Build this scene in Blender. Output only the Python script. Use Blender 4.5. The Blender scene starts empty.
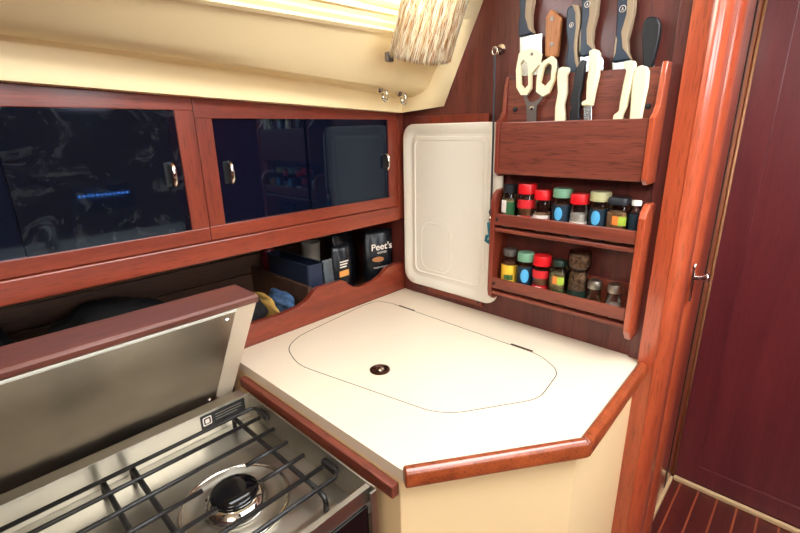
import bpy, bmesh, math, random
from mathutils import Vector, Matrix
from mathutils.geometry import tessellate_polygon
random.seed(5)
COL = bpy.context.scene.collection
PI = math.pi
ZO = 0.9                      # counter height above the cabin sole; the scene is drawn with the counter at 0 and lifted at the end
# ---------------------------------------------------------------- camera model (solved from the photo's vanishing points)
F = 445.439
M = ((0.68678756, -0.72665313, -0.01726488), (0.22356688, 0.18858109, 0.95627142), (-0.69162179, -0.66061517, 0.29197072))
CAM = (-1.03154419, -0.96385175, 0.50685934)

def at(x, y, ax, v):
    """world point where the sight line of a photo pixel meets the real plane axis=v"""
    r = (x - 400, -(y - 266.5), -F)
    d = [sum(M[j][i] * r[j] for j in range(3)) for i in range(3)]
    t = (v - CAM[ax]) / d[ax]
    return Vector([CAM[i] + t * d[i] for i in range(3)])

def srgb(r, g, b):
    f = lambda c: (c / 255) / 12.92 if c / 255 <= 0.04045 else ((c / 255 + 0.055) / 1.055) ** 2.4
    return (f(r), f(g), f(b), 1)

# ---------------------------------------------------------------- materials
def mat(name, col, rough=0.5, metal=0.0, spec=0.5, trans=0.0, coat=0.0, noise=0.0, nscale=20, bump=0.0, ior=1.45, rough2=None, sss=0):
    m = bpy.data.materials.new(name); m.use_nodes = True
    nt = m.node_tree; b = nt.nodes['Principled BSDF']
    b.inputs['Base Color'].default_value = col
    b.inputs['Roughness'].default_value = rough
    b.inputs['Metallic'].default_value = metal
    b.inputs['Specular IOR Level'].default_value = spec
    b.inputs['Transmission Weight'].default_value = trans
    b.inputs['Coat Weight'].default_value = coat
    b.inputs['Coat Roughness'].default_value = 0.12
    b.inputs['IOR'].default_value = ior
    tc = nt.nodes.new('ShaderNodeTexCoord')
    n = nt.nodes.new('ShaderNodeTexNoise'); n.inputs['Scale'].default_value = nscale; n.inputs['Detail'].default_value = 6
    nt.links.new(tc.outputs['Object'], n.inputs['Vector'])
    if noise:
        r = nt.nodes.new('ShaderNodeValToRGB')
        r.color_ramp.elements[0].position = 0.3; r.color_ramp.elements[1].position = 0.7
        r.color_ramp.elements[0].color = tuple(c * (1 - noise) for c in col[:3]) + (1,)
        r.color_ramp.elements[1].color = tuple(min(1, c * (1 + noise)) for c in col[:3]) + (1,)
        nt.links.new(n.outputs['Fac'], r.inputs['Fac']); nt.links.new(r.outputs['Color'], b.inputs['Base Color'])
    if rough2 is not None:
        mr = nt.nodes.new('ShaderNodeMapRange'); mr.inputs['From Min'].default_value = 0.35; mr.inputs['From Max'].default_value = 0.7
        mr.inputs['To Min'].default_value = rough; mr.inputs['To Max'].default_value = rough2
        nt.links.new(n.outputs['Fac'], mr.inputs['Value']); nt.links.new(mr.outputs['Result'], b.inputs['Roughness'])
    if bump:
        bp = nt.nodes.new('ShaderNodeBump'); bp.inputs['Strength'].default_value = bump; bp.inputs['Distance'].default_value = 0.002
        nt.links.new(n.outputs['Fac'], bp.inputs['Height']); nt.links.new(bp.outputs['Normal'], b.inputs['Normal'])
    return m

def wood(name, dark, light, axis=0, rough=0.35, coat=0.25, scale=1.0, pores=0.35, swirl=0.0):
    """mahogany: grain stretched along one axis, plus short dark pores"""
    m = bpy.data.materials.new(name); m.use_nodes = True
    nt = m.node_tree; b = nt.nodes['Principled BSDF']; L = nt.links.new
    tc = nt.nodes.new('ShaderNodeTexCoord')
    mp = nt.nodes.new('ShaderNodeMapping'); s = [28 * scale] * 3; s[axis] = 2.2 * scale; mp.inputs['Scale'].default_value = s
    L(tc.outputs['Object'], mp.inputs['Vector'])
    n = nt.nodes.new('ShaderNodeTexNoise'); n.inputs['Scale'].default_value = 1.0; n.inputs['Detail'].default_value = 7; n.inputs['Roughness'].default_value = 0.65
    n.inputs['Distortion'].default_value = 0.4 + swirl
    L(mp.outputs['Vector'], n.inputs['Vector'])
    r = nt.nodes.new('ShaderNodeValToRGB'); r.color_ramp.elements[0].position = 0.3; r.color_ramp.elements[1].position = 0.72
    r.color_ramp.elements[0].color = dark; r.color_ramp.elements[1].color = light
    L(n.outputs['Fac'], r.inputs['Fac'])
    mp2 = nt.nodes.new('ShaderNodeMapping'); s = [420 * scale] * 3; s[axis] = 30 * scale; mp2.inputs['Scale'].default_value = s
    L(tc.outputs['Object'], mp2.inputs['Vector'])
    n2 = nt.nodes.new('ShaderNodeTexNoise'); n2.inputs['Scale'].default_value = 1.0; n2.inputs['Detail'].default_value = 2
    L(mp2.outputs['Vector'], n2.inputs['Vector'])
    r2 = nt.nodes.new('ShaderNodeValToRGB'); r2.color_ramp.elements[0].position = 0.33; r2.color_ramp.elements[1].position = 0.45
    k = 1 - pores; r2.color_ramp.elements[0].color = (k, k, k, 1); r2.color_ramp.elements[1].color = (1, 1, 1, 1)
    L(n2.outputs['Fac'], r2.inputs['Fac'])
    mx = nt.nodes.new('ShaderNodeMixRGB'); mx.blend_type = 'MULTIPLY'; mx.inputs['Fac'].default_value = 1
    L(r.outputs['Color'], mx.inputs['Color1']); L(r2.outputs['Color'], mx.inputs['Color2']); L(mx.outputs['Color'], b.inputs['Base Color'])
    b.inputs['Roughness'].default_value = rough; b.inputs['Coat Weight'].default_value = coat; b.inputs['Coat Roughness'].default_value = 0.15
    bp = nt.nodes.new('ShaderNodeBump'); bp.inputs['Strength'].default_value = 0.08; bp.inputs['Distance'].default_value = 0.001
    L(n.outputs['Fac'], bp.inputs['Height']); L(bp.outputs['Normal'], b.inputs['Normal'])
    return m

W_RAIL = wood('mahogany_along_x', srgb(112, 42, 27), srgb(152, 66, 43), 0)
W_STILE = wood('mahogany_upright', srgb(108, 41, 28), srgb(148, 65, 43), 2)
W_SIDE = wood('mahogany_along_y', srgb(104, 44, 34), srgb(142, 70, 50), 1)
W_BOX = wood('mahogany_figured', srgb(98, 44, 34), srgb(140, 72, 54), 1, scale=0.8, pores=0.45, swirl=2.0)
W_BULK = wood('bulkhead_mahogany', srgb(84, 36, 32), srgb(120, 54, 46), 2, rough=0.42, scale=0.7)
W_POST = wood('post_mahogany', srgb(156, 64, 38), srgb(200, 94, 58), 2, rough=0.28, coat=1.0, scale=0.8)
W_DOOR = wood('door_mahogany', srgb(86, 28, 34), srgb(112, 42, 46), 2, rough=0.4, scale=0.5, pores=0.15)
W_DARK = wood('locker_lining', srgb(58, 36, 26), srgb(96, 64, 44), 0, rough=0.6, coat=0)
W_CAP = wood('lid_cap_wood', srgb(78, 42, 34), srgb(112, 62, 50), 0, rough=0.35)
W_TRIM = wood('edge_rail_wood', srgb(118, 50, 26), srgb(172, 84, 44), 1, rough=0.28, coat=0.6, pores=0.55)
W_HANDLE = wood('knife_handle_wood', srgb(158, 98, 54), srgb(196, 132, 80), 2, rough=0.5, coat=0)
LAMINATE = mat('cream_laminate', srgb(222, 206, 182), 0.35, noise=0.03, nscale=3)
LID_LAM = mat('lid_laminate', srgb(223, 208, 184), 0.33, noise=0.03, nscale=4)
BASE = mat('cream_gelcoat_base', srgb(248, 216, 164), 0.45)
LINER = mat('cream_gelcoat_liner', srgb(252, 230, 180), 0.42, noise=0.02, nscale=4)
STEEL = mat('brushed_steel', srgb(190, 184, 172), 0.3, metal=1.0, noise=0.12, nscale=9, rough2=0.42)
STEEL_SHEET = mat('splash_sheet_steel', srgb(164, 154, 140), 0.28, metal=0.95, noise=0.16, nscale=7, rough2=0.42)
CHROME = mat('chrome', srgb(225, 222, 215), 0.12, metal=1.0)
IRON = mat('black_enamel_iron', srgb(30, 28, 28), 0.35, noise=0.2, nscale=90)
BLACK = mat('black_gloss', srgb(8, 9, 13), 0.08)
GLASSDOOR = mat('smoked_acrylic', srgb(9, 15, 32), 0.02, spec=0.75, nscale=6, rough2=0.05)
GLASSDOOR.node_tree.nodes['Principled BSDF'].inputs['Specular Tint'].default_value = (.5, .72, 1.0, 1)
def smudge():
    m = GLASSDOOR.copy(); m.name = 'smudged_acrylic'; nt = m.node_tree; b = nt.nodes['Principled BSDF']
    tc = nt.nodes.new('ShaderNodeTexCoord'); n = nt.nodes.new('ShaderNodeTexNoise'); n.inputs['Scale'].default_value = 14; n.inputs['Detail'].default_value = 12; n.inputs['Roughness'].default_value = .72
    n.inputs['Distortion'].default_value = 1.2
    nt.links.new(tc.outputs['Object'], n.inputs['Vector'])
    r = nt.nodes.new('ShaderNodeValToRGB'); r.color_ramp.elements[0].position = 0.5; r.color_ramp.elements[1].position = 0.8
    r.color_ramp.elements[0].color = srgb(10, 14, 26); r.color_ramp.elements[1].color = srgb(58, 62, 66)
    nt.links.new(n.outputs['Fac'], r.inputs['Fac']); nt.links.new(r.outputs['Color'], b.inputs['Base Color'])
    return m
SMUDGE = smudge()
TRAY = mat('white_plastic_tray', srgb(240, 234, 220), 0.4)
CREAMP = mat('cream_plastic', srgb(240, 228, 190), 0.4)
NAVY = mat('navy_plastic', srgb(36, 50, 68), 0.4)
TANP = mat('tan_rubber', srgb(158, 138, 112), 0.55)
BLACKP = mat('black_plastic', srgb(24, 26, 30), 0.4)
BLADE = mat('blade_steel', srgb(215, 225, 228), 0.22, metal=0.85)
DKSTEEL = mat('dull_steel', srgb(120, 112, 108), 0.4, metal=0.9)
BRASS = mat('brass_bead', srgb(170, 124, 84), 0.5, metal=0.2)
SEAM = mat('dark_seam', srgb(40, 28, 22), 0.7)
GAP_SHADE = mat('painted_gap_shade', srgb(84, 28, 26), 0.6)
BRONZE = mat('bronze', srgb(86, 58, 46), 0.3, metal=0.9)
CORD = mat('grey_cord', srgb(66, 66, 72), 0.7)
TEAL = mat('teal_plastic', srgb(0, 112, 128), 0.35)
REDP = mat('red_lid', srgb(214, 26, 34), 0.3)
GREENP = mat('sage_lid', srgb(112, 158, 128), 0.4)
PALEG = mat('pale_olive_lid', srgb(176, 174, 130), 0.4)
DKGREEN = mat('dark_green_lid', srgb(22, 44, 36), 0.4)
DARKLID = mat('dark_lid', srgb(34, 38, 44), 0.35)
GREYLID = mat('grey_lid', srgb(78, 72, 66), 0.4)
WHITEP = mat('white_paint', srgb(238, 236, 226), 0.45)
LAB_Y = mat('yellow_label', srgb(232, 190, 56), 0.5)
LAB_DK = mat('dark_teal_label', srgb(22, 44, 60), 0.5)
LAB_BL = mat('light_blue_print', srgb(84, 172, 220), 0.5)
LAB_R = mat('red_label', srgb(206, 34, 42), 0.5)
LAB_W = mat('white_label', srgb(226, 216, 206), 0.5)
LAB_G = mat('green_label', srgb(40, 92, 52), 0.5)
LAB_O = mat('orange_label', srgb(232, 130, 56), 0.5)
LAB_L = mat('lime_label', srgb(168, 192, 66), 0.5)
SP_HERB = mat('dried_herb', srgb(160, 146, 108), 0.9, noise=0.5, nscale=300)
SP_BROWN = mat('brown_spice', srgb(140, 92, 60), 0.9, noise=0.3, nscale=300)
SP_TAN = mat('tan_spice', srgb(190, 150, 112), 0.9, noise=0.3, nscale=300)
SP_PEPPER = mat('mixed_peppercorns', srgb(128, 96, 72), 0.8, noise=0.8, nscale=160)
SALT = mat('salt', srgb(236, 232, 226), 0.9)
BAGBLK = mat('black_foil_bag', srgb(16, 19, 26), 0.3, bump=0.6, nscale=30)
BAGTAN = mat('tan_foil_bag', srgb(170, 112, 70), 0.45, bump=0.5, nscale=30)
BAGOR = mat('orange_tag', srgb(226, 156, 82), 0.5)
NAVYBOX = mat('navy_bin_plastic', srgb(34, 44, 66), 0.35)
GREYCUP = mat('grey_cup', srgb(120, 112, 102), 0.5)
CLOTH_K = mat('black_cloth', srgb(18, 18, 20), 0.9, bump=0.6, nscale=60)
CLOTH_Y = mat('mustard_cloth', srgb(190, 150, 76), 0.9, bump=0.8, nscale=60)
CLOTH_B = mat('blue_cloth', srgb(62, 90, 126), 0.9, noise=0.35, nscale=120, bump=0.8)
HULL = mat('hull_lining', srgb(120, 96, 74), 0.6)
CEIL = mat('white_headliner', srgb(232, 222, 204), 0.6)
FOAM = mat('threshold_strip', srgb(206, 176, 132), 0.4)

def jar_glass():
    m = bpy.data.materials.new('jar_glass'); m.use_nodes = True; nt = m.node_tree
    nt.nodes.remove(nt.nodes['Principled BSDF']); out = nt.nodes['Material Output']
    tr = nt.nodes.new('ShaderNodeBsdfTransparent'); tr.inputs['Color'].default_value = (0.95, 0.96, 0.95, 1)
    gl = nt.nodes.new('ShaderNodeBsdfGlossy'); gl.inputs['Roughness'].default_value = 0.08
    fr = nt.nodes.new('ShaderNodeFresnel'); fr.inputs['IOR'].default_value = 1.5
    mx = nt.nodes.new('ShaderNodeMixShader')
    nt.links.new(fr.outputs['Fac'], mx.inputs['Fac']); nt.links.new(tr.outputs[0], mx.inputs[1]); nt.links.new(gl.outputs[0], mx.inputs[2])
    nt.links.new(mx.outputs[0], out.inputs['Surface']); return m
GLASS = jar_glass()

YFL, YHL = -2.4, 0.34
def floor_mat():
    m = wood('teak_and_holly', srgb(66, 16, 14), srgb(96, 30, 22), 0, rough=0.35, coat=0.4, scale=0.7)
    nt = m.node_tree; b = nt.nodes['Principled BSDF']; src = b.inputs['Base Color'].links[0].from_socket
    tc = nt.nodes.new('ShaderNodeTexCoord'); sp = nt.nodes.new('ShaderNodeSeparateXYZ'); nt.links.new(tc.outputs['Object'], sp.inputs[0])
    def mth(op, a, bb):
        n = nt.nodes.new('ShaderNodeMath'); n.operation = op
        for i, v in enumerate((a, bb)):
            if isinstance(v, (int, float)): n.inputs[i].default_value = v
            else: nt.links.new(v, n.inputs[i])
        return n.outputs[0]
    y = mth('ADD', sp.outputs['Y'], (YFL + YHL) / 2 + 0.761 + 0.003 + .0628 * 200)
    fr = mth('FRACT', mth('DIVIDE', y, 0.0628), 0.0)
    fac = mth('LESS_THAN', fr, 0.10)
    mx = nt.nodes.new('ShaderNodeMixRGB'); nt.links.new(fac, mx.inputs['Fac']); nt.links.new(src, mx.inputs['Color1']); mx.inputs['Color2'].default_value = srgb(150, 72, 42)
    nt.links.new(mx.outputs['Color'], b.inputs['Base Color']); return m
FLOOR = floor_mat()

def curtain_mat():
    m = bpy.data.materials.new('net_curtain'); m.use_nodes = True; nt = m.node_tree; b = nt.nodes['Principled BSDF']
    out = nt.nodes['Material Output']
    uv = nt.nodes.new('ShaderNodeUVMap'); mp = nt.nodes.new('ShaderNodeMapping'); mp.inputs['Scale'].default_value = (95, 7, 1); mp.inputs['Rotation'].default_value = (0, 0, .0)
    n = nt.nodes.new('ShaderNodeTexNoise'); n.inputs['Scale'].default_value = 1; n.inputs['Detail'].default_value = 2; n.inputs['Distortion'].default_value = .5
    nt.links.new(uv.outputs['UV'], mp.inputs['Vector']); nt.links.new(mp.outputs['Vector'], n.inputs['Vector'])
    r = nt.nodes.new('ShaderNodeValToRGB'); r.color_ramp.elements[0].position = 0.40; r.color_ramp.elements[1].position = 0.50
    r.color_ramp.elements[0].color = srgb(196, 150, 100); r.color_ramp.elements[1].color = srgb(255, 250, 232)
    nt.links.new(n.outputs['Fac'], r.inputs['Fac']); nt.links.new(r.outputs['Color'], b.inputs['Base Color']); b.inputs['Roughness'].default_value = 0.9
    tl = nt.nodes.new('ShaderNodeBsdfTranslucent'); nt.links.new(r.outputs['Color'], tl.inputs['Color'])
    mx = nt.nodes.new('ShaderNodeMixShader'); mx.inputs['Fac'].default_value = 0.5
    nt.links.new(b.outputs[0], mx.inputs[1]); nt.links.new(tl.outputs[0], mx.inputs[2]); nt.links.new(mx.outputs[0], out.inputs['Surface']); return m
CURTAIN = curtain_mat()

# ---------------------------------------------------------------- mesh helpers
def face(bm, vs):
    try: bm.faces.new(vs)
    except ValueError: pass
def box(bm, x0, x1, y0, y1, z0, z1):
    v = [bm.verts.new((x, y, z)) for x in (x0, x1) for y in (y0, y1) for z in (z0, z1)]
    for f in ((0, 1, 3, 2), (4, 6, 7, 5), (0, 4, 5, 1), (2, 3, 7, 6), (0, 2, 6, 4), (1, 5, 7, 3)): face(bm, [v[i] for i in f])
def p3(axis, a, u, w):
    return ((a, u, w), (u, a, w), (u, w, a))[axis]
def prism(bm, pts, axis, a0, a1):
    lo = [bm.verts.new(p3(axis, a0, *p)) for p in pts]; hi = [bm.verts.new(p3(axis, a1, *p)) for p in pts]
    tess = tessellate_polygon([[Vector((p[0], p[1], 0)) for p in pts]])
    for t in tess:
        face(bm, [lo[i] for i in t]); face(bm, [hi[i] for i in reversed(t)])
    n = len(pts)
    for i in range(n): face(bm, [lo[i], lo[(i + 1) % n], hi[(i + 1) % n], hi[i]])
def ngon(bm, pts, axis, a0, a1):
    """as prism, but with whole n-gon caps, for nearly convex outlines that get a bevel"""
    lo = [bm.verts.new(p3(axis, a0, *p)) for p in pts]; hi = [bm.verts.new(p3(axis, a1, *p)) for p in pts]
    face(bm, lo); face(bm, hi[::-1]); n = len(pts)
    for i in range(n): face(bm, [lo[i], lo[(i + 1) % n], hi[(i + 1) % n], hi[i]])
def holed(bm, outer, inner, axis, a0, a1):
    pts = outer + inner; n = len(outer)
    lo = [bm.verts.new(p3(axis, a0, *p)) for p in pts]; hi = [bm.verts.new(p3(axis, a1, *p)) for p in pts]
    tess = tessellate_polygon([[Vector((p[0], p[1], 0)) for p in outer], [Vector((p[0], p[1], 0)) for p in inner]])
    for t in tess:
        face(bm, [lo[i] for i in t]); face(bm, [hi[i] for i in reversed(t)])
    for s, e in ((0, n), (n, len(pts))):
        k = e - s
        for i in range(k): face(bm, [lo[s + i], lo[s + (i + 1) % k], hi[s + (i + 1) % k], hi[s + i]])
def lathe(bm, prof, c, seg=24, axis=2, sq=0):
    """profile (r, h) turned about an axis through c; sq rounds the section towards a square"""
    rings = []
    for r, h in prof:
        ring = []
        for i in range(seg):
            a = 2 * PI * (i + .5) / seg; cu, cw = math.cos(a), math.sin(a)
            if sq:
                k = (abs(cu) ** sq + abs(cw) ** sq) ** (-1 / sq); cu *= k; cw *= k
            q = p3(axis, h, r * cu, r * cw); ring.append(bm.verts.new((c[0] + q[0], c[1] + q[1], c[2] + q[2])))
        rings.append(ring)
    for a, b in zip(rings, rings[1:]):
        for i in range(seg): face(bm, [a[i], a[(i + 1) % seg], b[(i + 1) % seg], b[i]])
    if prof[0][0] > 1e-6: face(bm, rings[0][::-1])
    if prof[-1][0] > 1e-6: face(bm, rings[-1])
def arc_band(bm, c, r, h0, h1, a0, a1, t=0.0006, n=14, sq=0, ell=False):
    """a curved label wrapped on a jar between two angles"""
    grid = []
    for i in range(n + 1):
        a = a0 + (a1 - a0) * i / n; cu, cw = math.cos(a), math.sin(a)
        k = (abs(cu) ** sq + abs(cw) ** sq) ** (-1 / sq) if sq else 1
        H0, H1 = h0, h1
        if ell:
            q = math.sqrt(max(.02, 1 - (2 * i / n - 1) ** 2)); mid = (h0 + h1) / 2; H0 = mid - (h1 - h0) / 2 * q; H1 = mid + (h1 - h0) / 2 * q
        grid.append([bm.verts.new((c[0] + (r + d) * k * cu, c[1] + (r + d) * k * cw, h)) for d, h in ((0, H0), (t, H0), (t, H1), (0, H1))])
    for g, q in zip(grid, grid[1:]):
        for j in range(4): face(bm, [g[j], g[(j + 1) % 4], q[(j + 1) % 4], q[j]])
    face(bm, grid[0][::-1]); face(bm, grid[-1])
def tube(bm, pts, r, seg=8, closed=False):
    pts = [Vector(p) for p in pts]; n = len(pts); rings = []
    up = None
    for i, p in enumerate(pts):
        a = pts[(i - 1) % n] if (i > 0 or closed) else p; b = pts[(i + 1) % n] if (i < n - 1 or closed) else p
        t = (b - a).normalized()
        if up is None: up = t.orthogonal().normalized()
        up = (up - t * up.dot(t)).normalized(); s = t.cross(up)
        rr = r[i] if isinstance(r, (list, tuple)) else r
        rings.append([bm.verts.new(p + (up * math.cos(2 * PI * k / seg) + s * math.sin(2 * PI * k / seg)) * rr) for k in range(seg)])
    for i in range(n if closed else n - 1):
        a, b = rings[i], rings[(i + 1) % n]
        for k in range(seg): face(bm, [a[k], a[(k + 1) % seg], b[(k + 1) % seg], b[k]])
    if not closed: face(bm, rings[0][::-1]); face(bm, rings[-1])
def rrect(x0, x1, y0, y1, r, n=6):
    out = []
    for cx, cy, a in ((x1 - r, y1 - r, 0), (x0 + r, y1 - r, 90), (x0 + r, y0 + r, 180), (x1 - r, y0 + r, 270)):
        for i in range(n + 1):
            t = math.radians(a + 90 * i / n); out.append((cx + r * math.cos(t), cy + r * math.sin(t)))
    return out
def roundpoly(pts, rad, n=5):
    out = []; k = len(pts)
    for i in range(k):
        p = Vector(pts[i]); a = Vector(pts[i - 1]); b = Vector(pts[(i + 1) % k]); r = rad[i] if isinstance(rad, (list, tuple)) else rad
        if r == 0: out.append(tuple(p)); continue
        u = (a - p).normalized(); v = (b - p).normalized(); s = p + u * r; e = p + v * r
        for j in range(n + 1):
            t = j / n; q = s * (1 - t) ** 2 + p * 2 * t * (1 - t) + e * t * t; out.append((q.x, q.y))
    return out

def link(name, bm, m, parent=None, bevel=0, smooth=False, seg=2, loc=None, subsurf=0):
    bmesh.ops.recalc_face_normals(bm, faces=bm.faces[:])
    if parent is not None: o0 = WLOC[parent.name]
    elif loc is not None: o0 = Vector(loc)
    else:
        xs = [v.co for v in bm.verts]
        o0 = Vector(((min(v.x for v in xs) + max(v.x for v in xs)) / 2, (min(v.y for v in xs) + max(v.y for v in xs)) / 2, min(v.z for v in xs)))
    bmesh.ops.translate(bm, verts=bm.verts[:], vec=-o0)
    me = bpy.data.meshes.new(name); bm.to_mesh(me); bm.free()
    me.materials.append(m)
    if smooth:
        for p in me.polygons: p.use_smooth = True
    o = bpy.data.objects.new(name, me); COL.objects.link(o)
    if parent is None: o.location = o0
    else: o.parent = parent
    if smooth and smooth != 'all':
        me.set_sharp_from_angle(angle=math.radians(smooth if smooth is not True else 40))
    if bevel:
        md = o.modifiers.new('bevel', 'BEVEL'); md.width = bevel; md.segments = seg; md.limit_method = 'ANGLE'; md.angle_limit = math.radians(40)
    if subsurf:
        md = o.modifiers.new('sub', 'SUBSURF'); md.levels = subsurf; md.render_levels = subsurf
    WLOC[o.name] = o0
    return o
WLOC = {}
def tag(o, label=None, cat=None, group=None, kind=None):
    for k, v in (('label', label), ('category', cat), ('group', group), ('kind', kind)):
        if v: o[k] = v
    return o
def thing(name, loc, label, cat, group=None):
    o = bpy.data.objects.new(name, None); COL.objects.link(o); o.location = loc; WLOC[o.name] = Vector(loc); o.empty_display_size = 0.05
    return tag(o, label, cat, group)
def B(): return bmesh.new()
def mk(fn, *a, **k):
    bm = B(); fn(bm, *a, **k); return bm
def boxo(name, c, m, parent=None, bevel=0.002, **k):
    return link(name, mk(box, *c), m, parent, bevel=bevel, **k)
def struct(name, bm, m, bevel=0, smooth=False, label=None):
    o = link(name, bm, m, bevel=bevel, smooth=smooth); tag(o, label, kind='structure'); return o

def text_part(body, size, origin, xdir, ydir, m, parent, name='lettering', depth=0.0004, align='CENTER', bold=0.0):
    cu = bpy.data.curves.new(name, 'FONT'); cu.body = body; cu.size = size; cu.extrude = depth; cu.align_x = align; cu.align_y = 'CENTER'; cu.offset = bold
    tmp = bpy.data.objects.new(name, cu); COL.objects.link(tmp)
    bpy.context.view_layer.update()
    me = bpy.data.meshes.new_from_object(tmp.evaluated_get(bpy.context.evaluated_depsgraph_get()))
    bpy.data.objects.remove(tmp); bpy.data.curves.remove(cu)
    x = Vector(xdir).normalized(); y = Vector(ydir).normalized(); z = x.cross(y)
    mt = Matrix((x, y, z)).transposed().to_4x4(); mt.translation = Vector(origin) - WLOC[parent.name]
    me.transform(mt); me.materials.clear(); me.materials.append(m)
    o = bpy.data.objects.new(name, me); COL.objects.link(o); o.parent = parent; WLOC[o.name] = WLOC[parent.name]; return o

# ================================================================ THE SETTING
XL, YF, ZF, ZC, YH = -2.7, -2.4, -0.9, 1.12, 0.34
struct('floor', mk(box, XL, 1.3, YF, YH, ZF - .03, ZF), FLOOR)
# bulkhead the racks hang on
struct('wall_right', mk(prism, [(-0.735, ZF), (YH, ZF), (YH, .66), (-.16, .66), (-.22, .80), (-.36, ZC), (-.735, ZC)], 0, 0.0, 0.03), W_BULK)
struct('wall_back', mk(box, XL, 0.0, YH, YH + .03, ZF, .66), HULL)
struct('wall_left', mk(box, XL - .03, XL, YF, YH + .03, ZF, ZC), W_DOOR)
# facing side of the cabin, with two long portlights
bm = B()
holes = [(-1.75, -0.66), (-0.44, -0.10)]
z0, z1 = 0.668, 1.0
xs = [XL - .03] + [v for h in holes for v in h] + [0.6]
box(bm, XL - .03, 1.3, YF - .03, YF, ZF, z0); box(bm, XL - .03, 1.3, YF - .03, YF, z1, ZC)
xs = [XL - .03, holes[0][0], holes[0][1], holes[1][0], holes[1][1], 1.3]
for i in (0, 2, 4): box(bm, xs[i], xs[i + 1], YF - .03, YF, z0, z1)
struct('wall_front', bm, W_DARK)
for i, h in enumerate(holes):
    bm = B(); holed(bm, rrect(h[0] - .02, h[1] + .02, z0 - .02, z1 + .02, .04), rrect(h[0] + .005, h[1] - .005, z0 + .005, z1 - .005, .03), 1, YF - .005, YF + .012)
    struct('window_%d' % (i + 2), bm, CHROME)
# post at the end of the bulkhead, with a rounded nose
prof = [(-0.03, -0.733), (-0.03, -0.764), (-0.033, -0.766)]
for i in range(9):
    a = PI + PI / 2 * i / 8; prof.append((0.002 + .035 * math.cos(a), -0.766 + .025 * math.sin(a)))
prof += [(0.03, -0.791), (0.03, -0.733)]
bm = B(); ngon(bm, [(x, y) for x, y in prof], 2, ZF, ZC); struct('trim_1', bm, W_POST, smooth=50)
bm = B(); box(bm, -.010, .0, -.734, -.707, .0, ZC); struct('trim_11', bm, W_BULK, bevel=.002)
# side of the passage behind the bulkhead
struct('wall_passage', mk(box, 0.03, 0.85, -0.722, -0.69, ZF, ZC), W_POST)
bm = B(); ngon(bm, [(.402, -.722), (.404, -.729), (.411, -.737), (.424, -.743), (.440, -.745), (.456, -.745), (.456, -.722)], 2, ZF + .0, ZC); struct('trim_2', bm, W_POST, smooth=50)
struct('gap_shade_strip', mk(box, .31, .402, -.7245, -.722, ZF + .02, ZC), GAP_SHADE)  # dark strip painted in for the shade between post nose and casing
bm = B(); tube(bm, [(0.838, -0.727, ZF + .02), (0.838, -0.727, ZC - .01)], 0.0045, 8); struct('trim_3', bm, BRASS, smooth='all')
bm = B(); box(bm, 0.715, 0.73, -0.7245, -0.722, ZF + .03, ZC); struct('trim_4', bm, SEAM)
boxo('threshold_strip', (0.828, 0.845, -1.9, -0.732, ZF, ZF + .018), FOAM, bevel=.004)
o = bpy.data.objects['threshold_strip']; o.name = 'trim_5'; tag(o, kind='structure')
bm = B(); box(bm, 0.03, 0.828, -0.732, -0.722, ZF, ZF + .016); struct('baseboard_passage', bm, FOAM)
# flush door closing the passage: slab, raised stile and rails, and a sunk field
d1 = B(); box(d1, 0.853, 0.88, -1.9, -0.70, ZF, ZC); struct('door_1', d1, W_DOOR)
bm = B(); box(bm, 0.846, 0.854, -0.807, -0.7245, ZF + .02, ZC); box(bm, 0.846, 0.854, -1.9, -0.807, ZF + .02, -0.803); struct('trim_6', bm, W_DOOR, bevel=.002)
struct('wall_passage_far', mk(box, 0.03, 0.88, -1.93, -1.9, ZF, ZC), W_DOOR)
# overhead with the open companionway hatch
HX0, HX1, HY0, HY1 = -0.95, 0.35, -1.75, -0.98
bm = B()
box(bm, XL, HX0, YF, -0.36, ZC, ZC + .03); box(bm, HX1, 1.3, YF, -0.36, ZC, ZC + .03)
box(bm, HX0, HX1, YF, HY0, ZC, ZC + .03); box(bm, HX0, HX1, HY1, -0.36, ZC, ZC + .03)
box(bm, 0.03, 1.3, -0.70, YH + .03, ZC, ZC + .03)
struct('ceiling', bm, CEIL)

# moulded cabin side liner above the lockers (the photo's cream moulding)
def ext(p, q, x):            # point on line p-q at world x
    t = (x - p.x) / (q.x - p.x); return p + (q - p) * t
A = [at(0, 79, 1, -.03), at(172, 93.6, 1, -.03), at(402, 112, 1, -.03)]
Bc = [at(0, 36, 1, -.03), at(260, 70, 1, -.03), at(406, 98, 1, -.035)]
Cc = [at(0, 18, 1, -.12), at(260, 62, 1, -.12), at(422, 89, 1, -.12)]
T = [at(210, 0, 1, -.2), at(455, 42, 1, -.2)]
XE = -0.036
def row(line, x): return ext(line[0], line[1], x) if x < line[1].x else ext(line[1], line[-1], x)
xsn = [XL, -1.9, -1.4, -0.92, -0.67, -0.48, -0.3, -0.15, XE]
def profile(x):
    a, b, c = row(A, x), row(Bc, x), row(Cc, x); t = ext(T[0], T[1], x)
    back = Vector((x, .02, a.z + .0))
    n = Vector((0, t.y - c.y, t.z - c.z)).normalized()     # direction up the field
    out = Vector((0, -n.z, n.y))                            # towards the cabin
    pts = [back, a, a.lerp(b, .9), b + Vector((0, -.006, .003)), b + Vector((0, -.03, .0)), c + Vector((0, .012, -.006)), c + n * .012, c.lerp(t, .5), t - n * .004, t - n * .002 + out * .006, t + n * .004 + out * .007, t + n * .006 + out * .001, t + n * .014 - out * .002, t + n * .017 - out * .010, t + n * .026 - out * .014]
    return pts, t, n, out
WIN_X0, WIN_X1, WB, WT = -1.0, -0.10, .030, .20             # window opening, measured up the field from the track
cols = [profile(x) for x in xsn]
bm = B(); vg = [[bm.verts.new(p) for p in c[0]] for c in cols]
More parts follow.
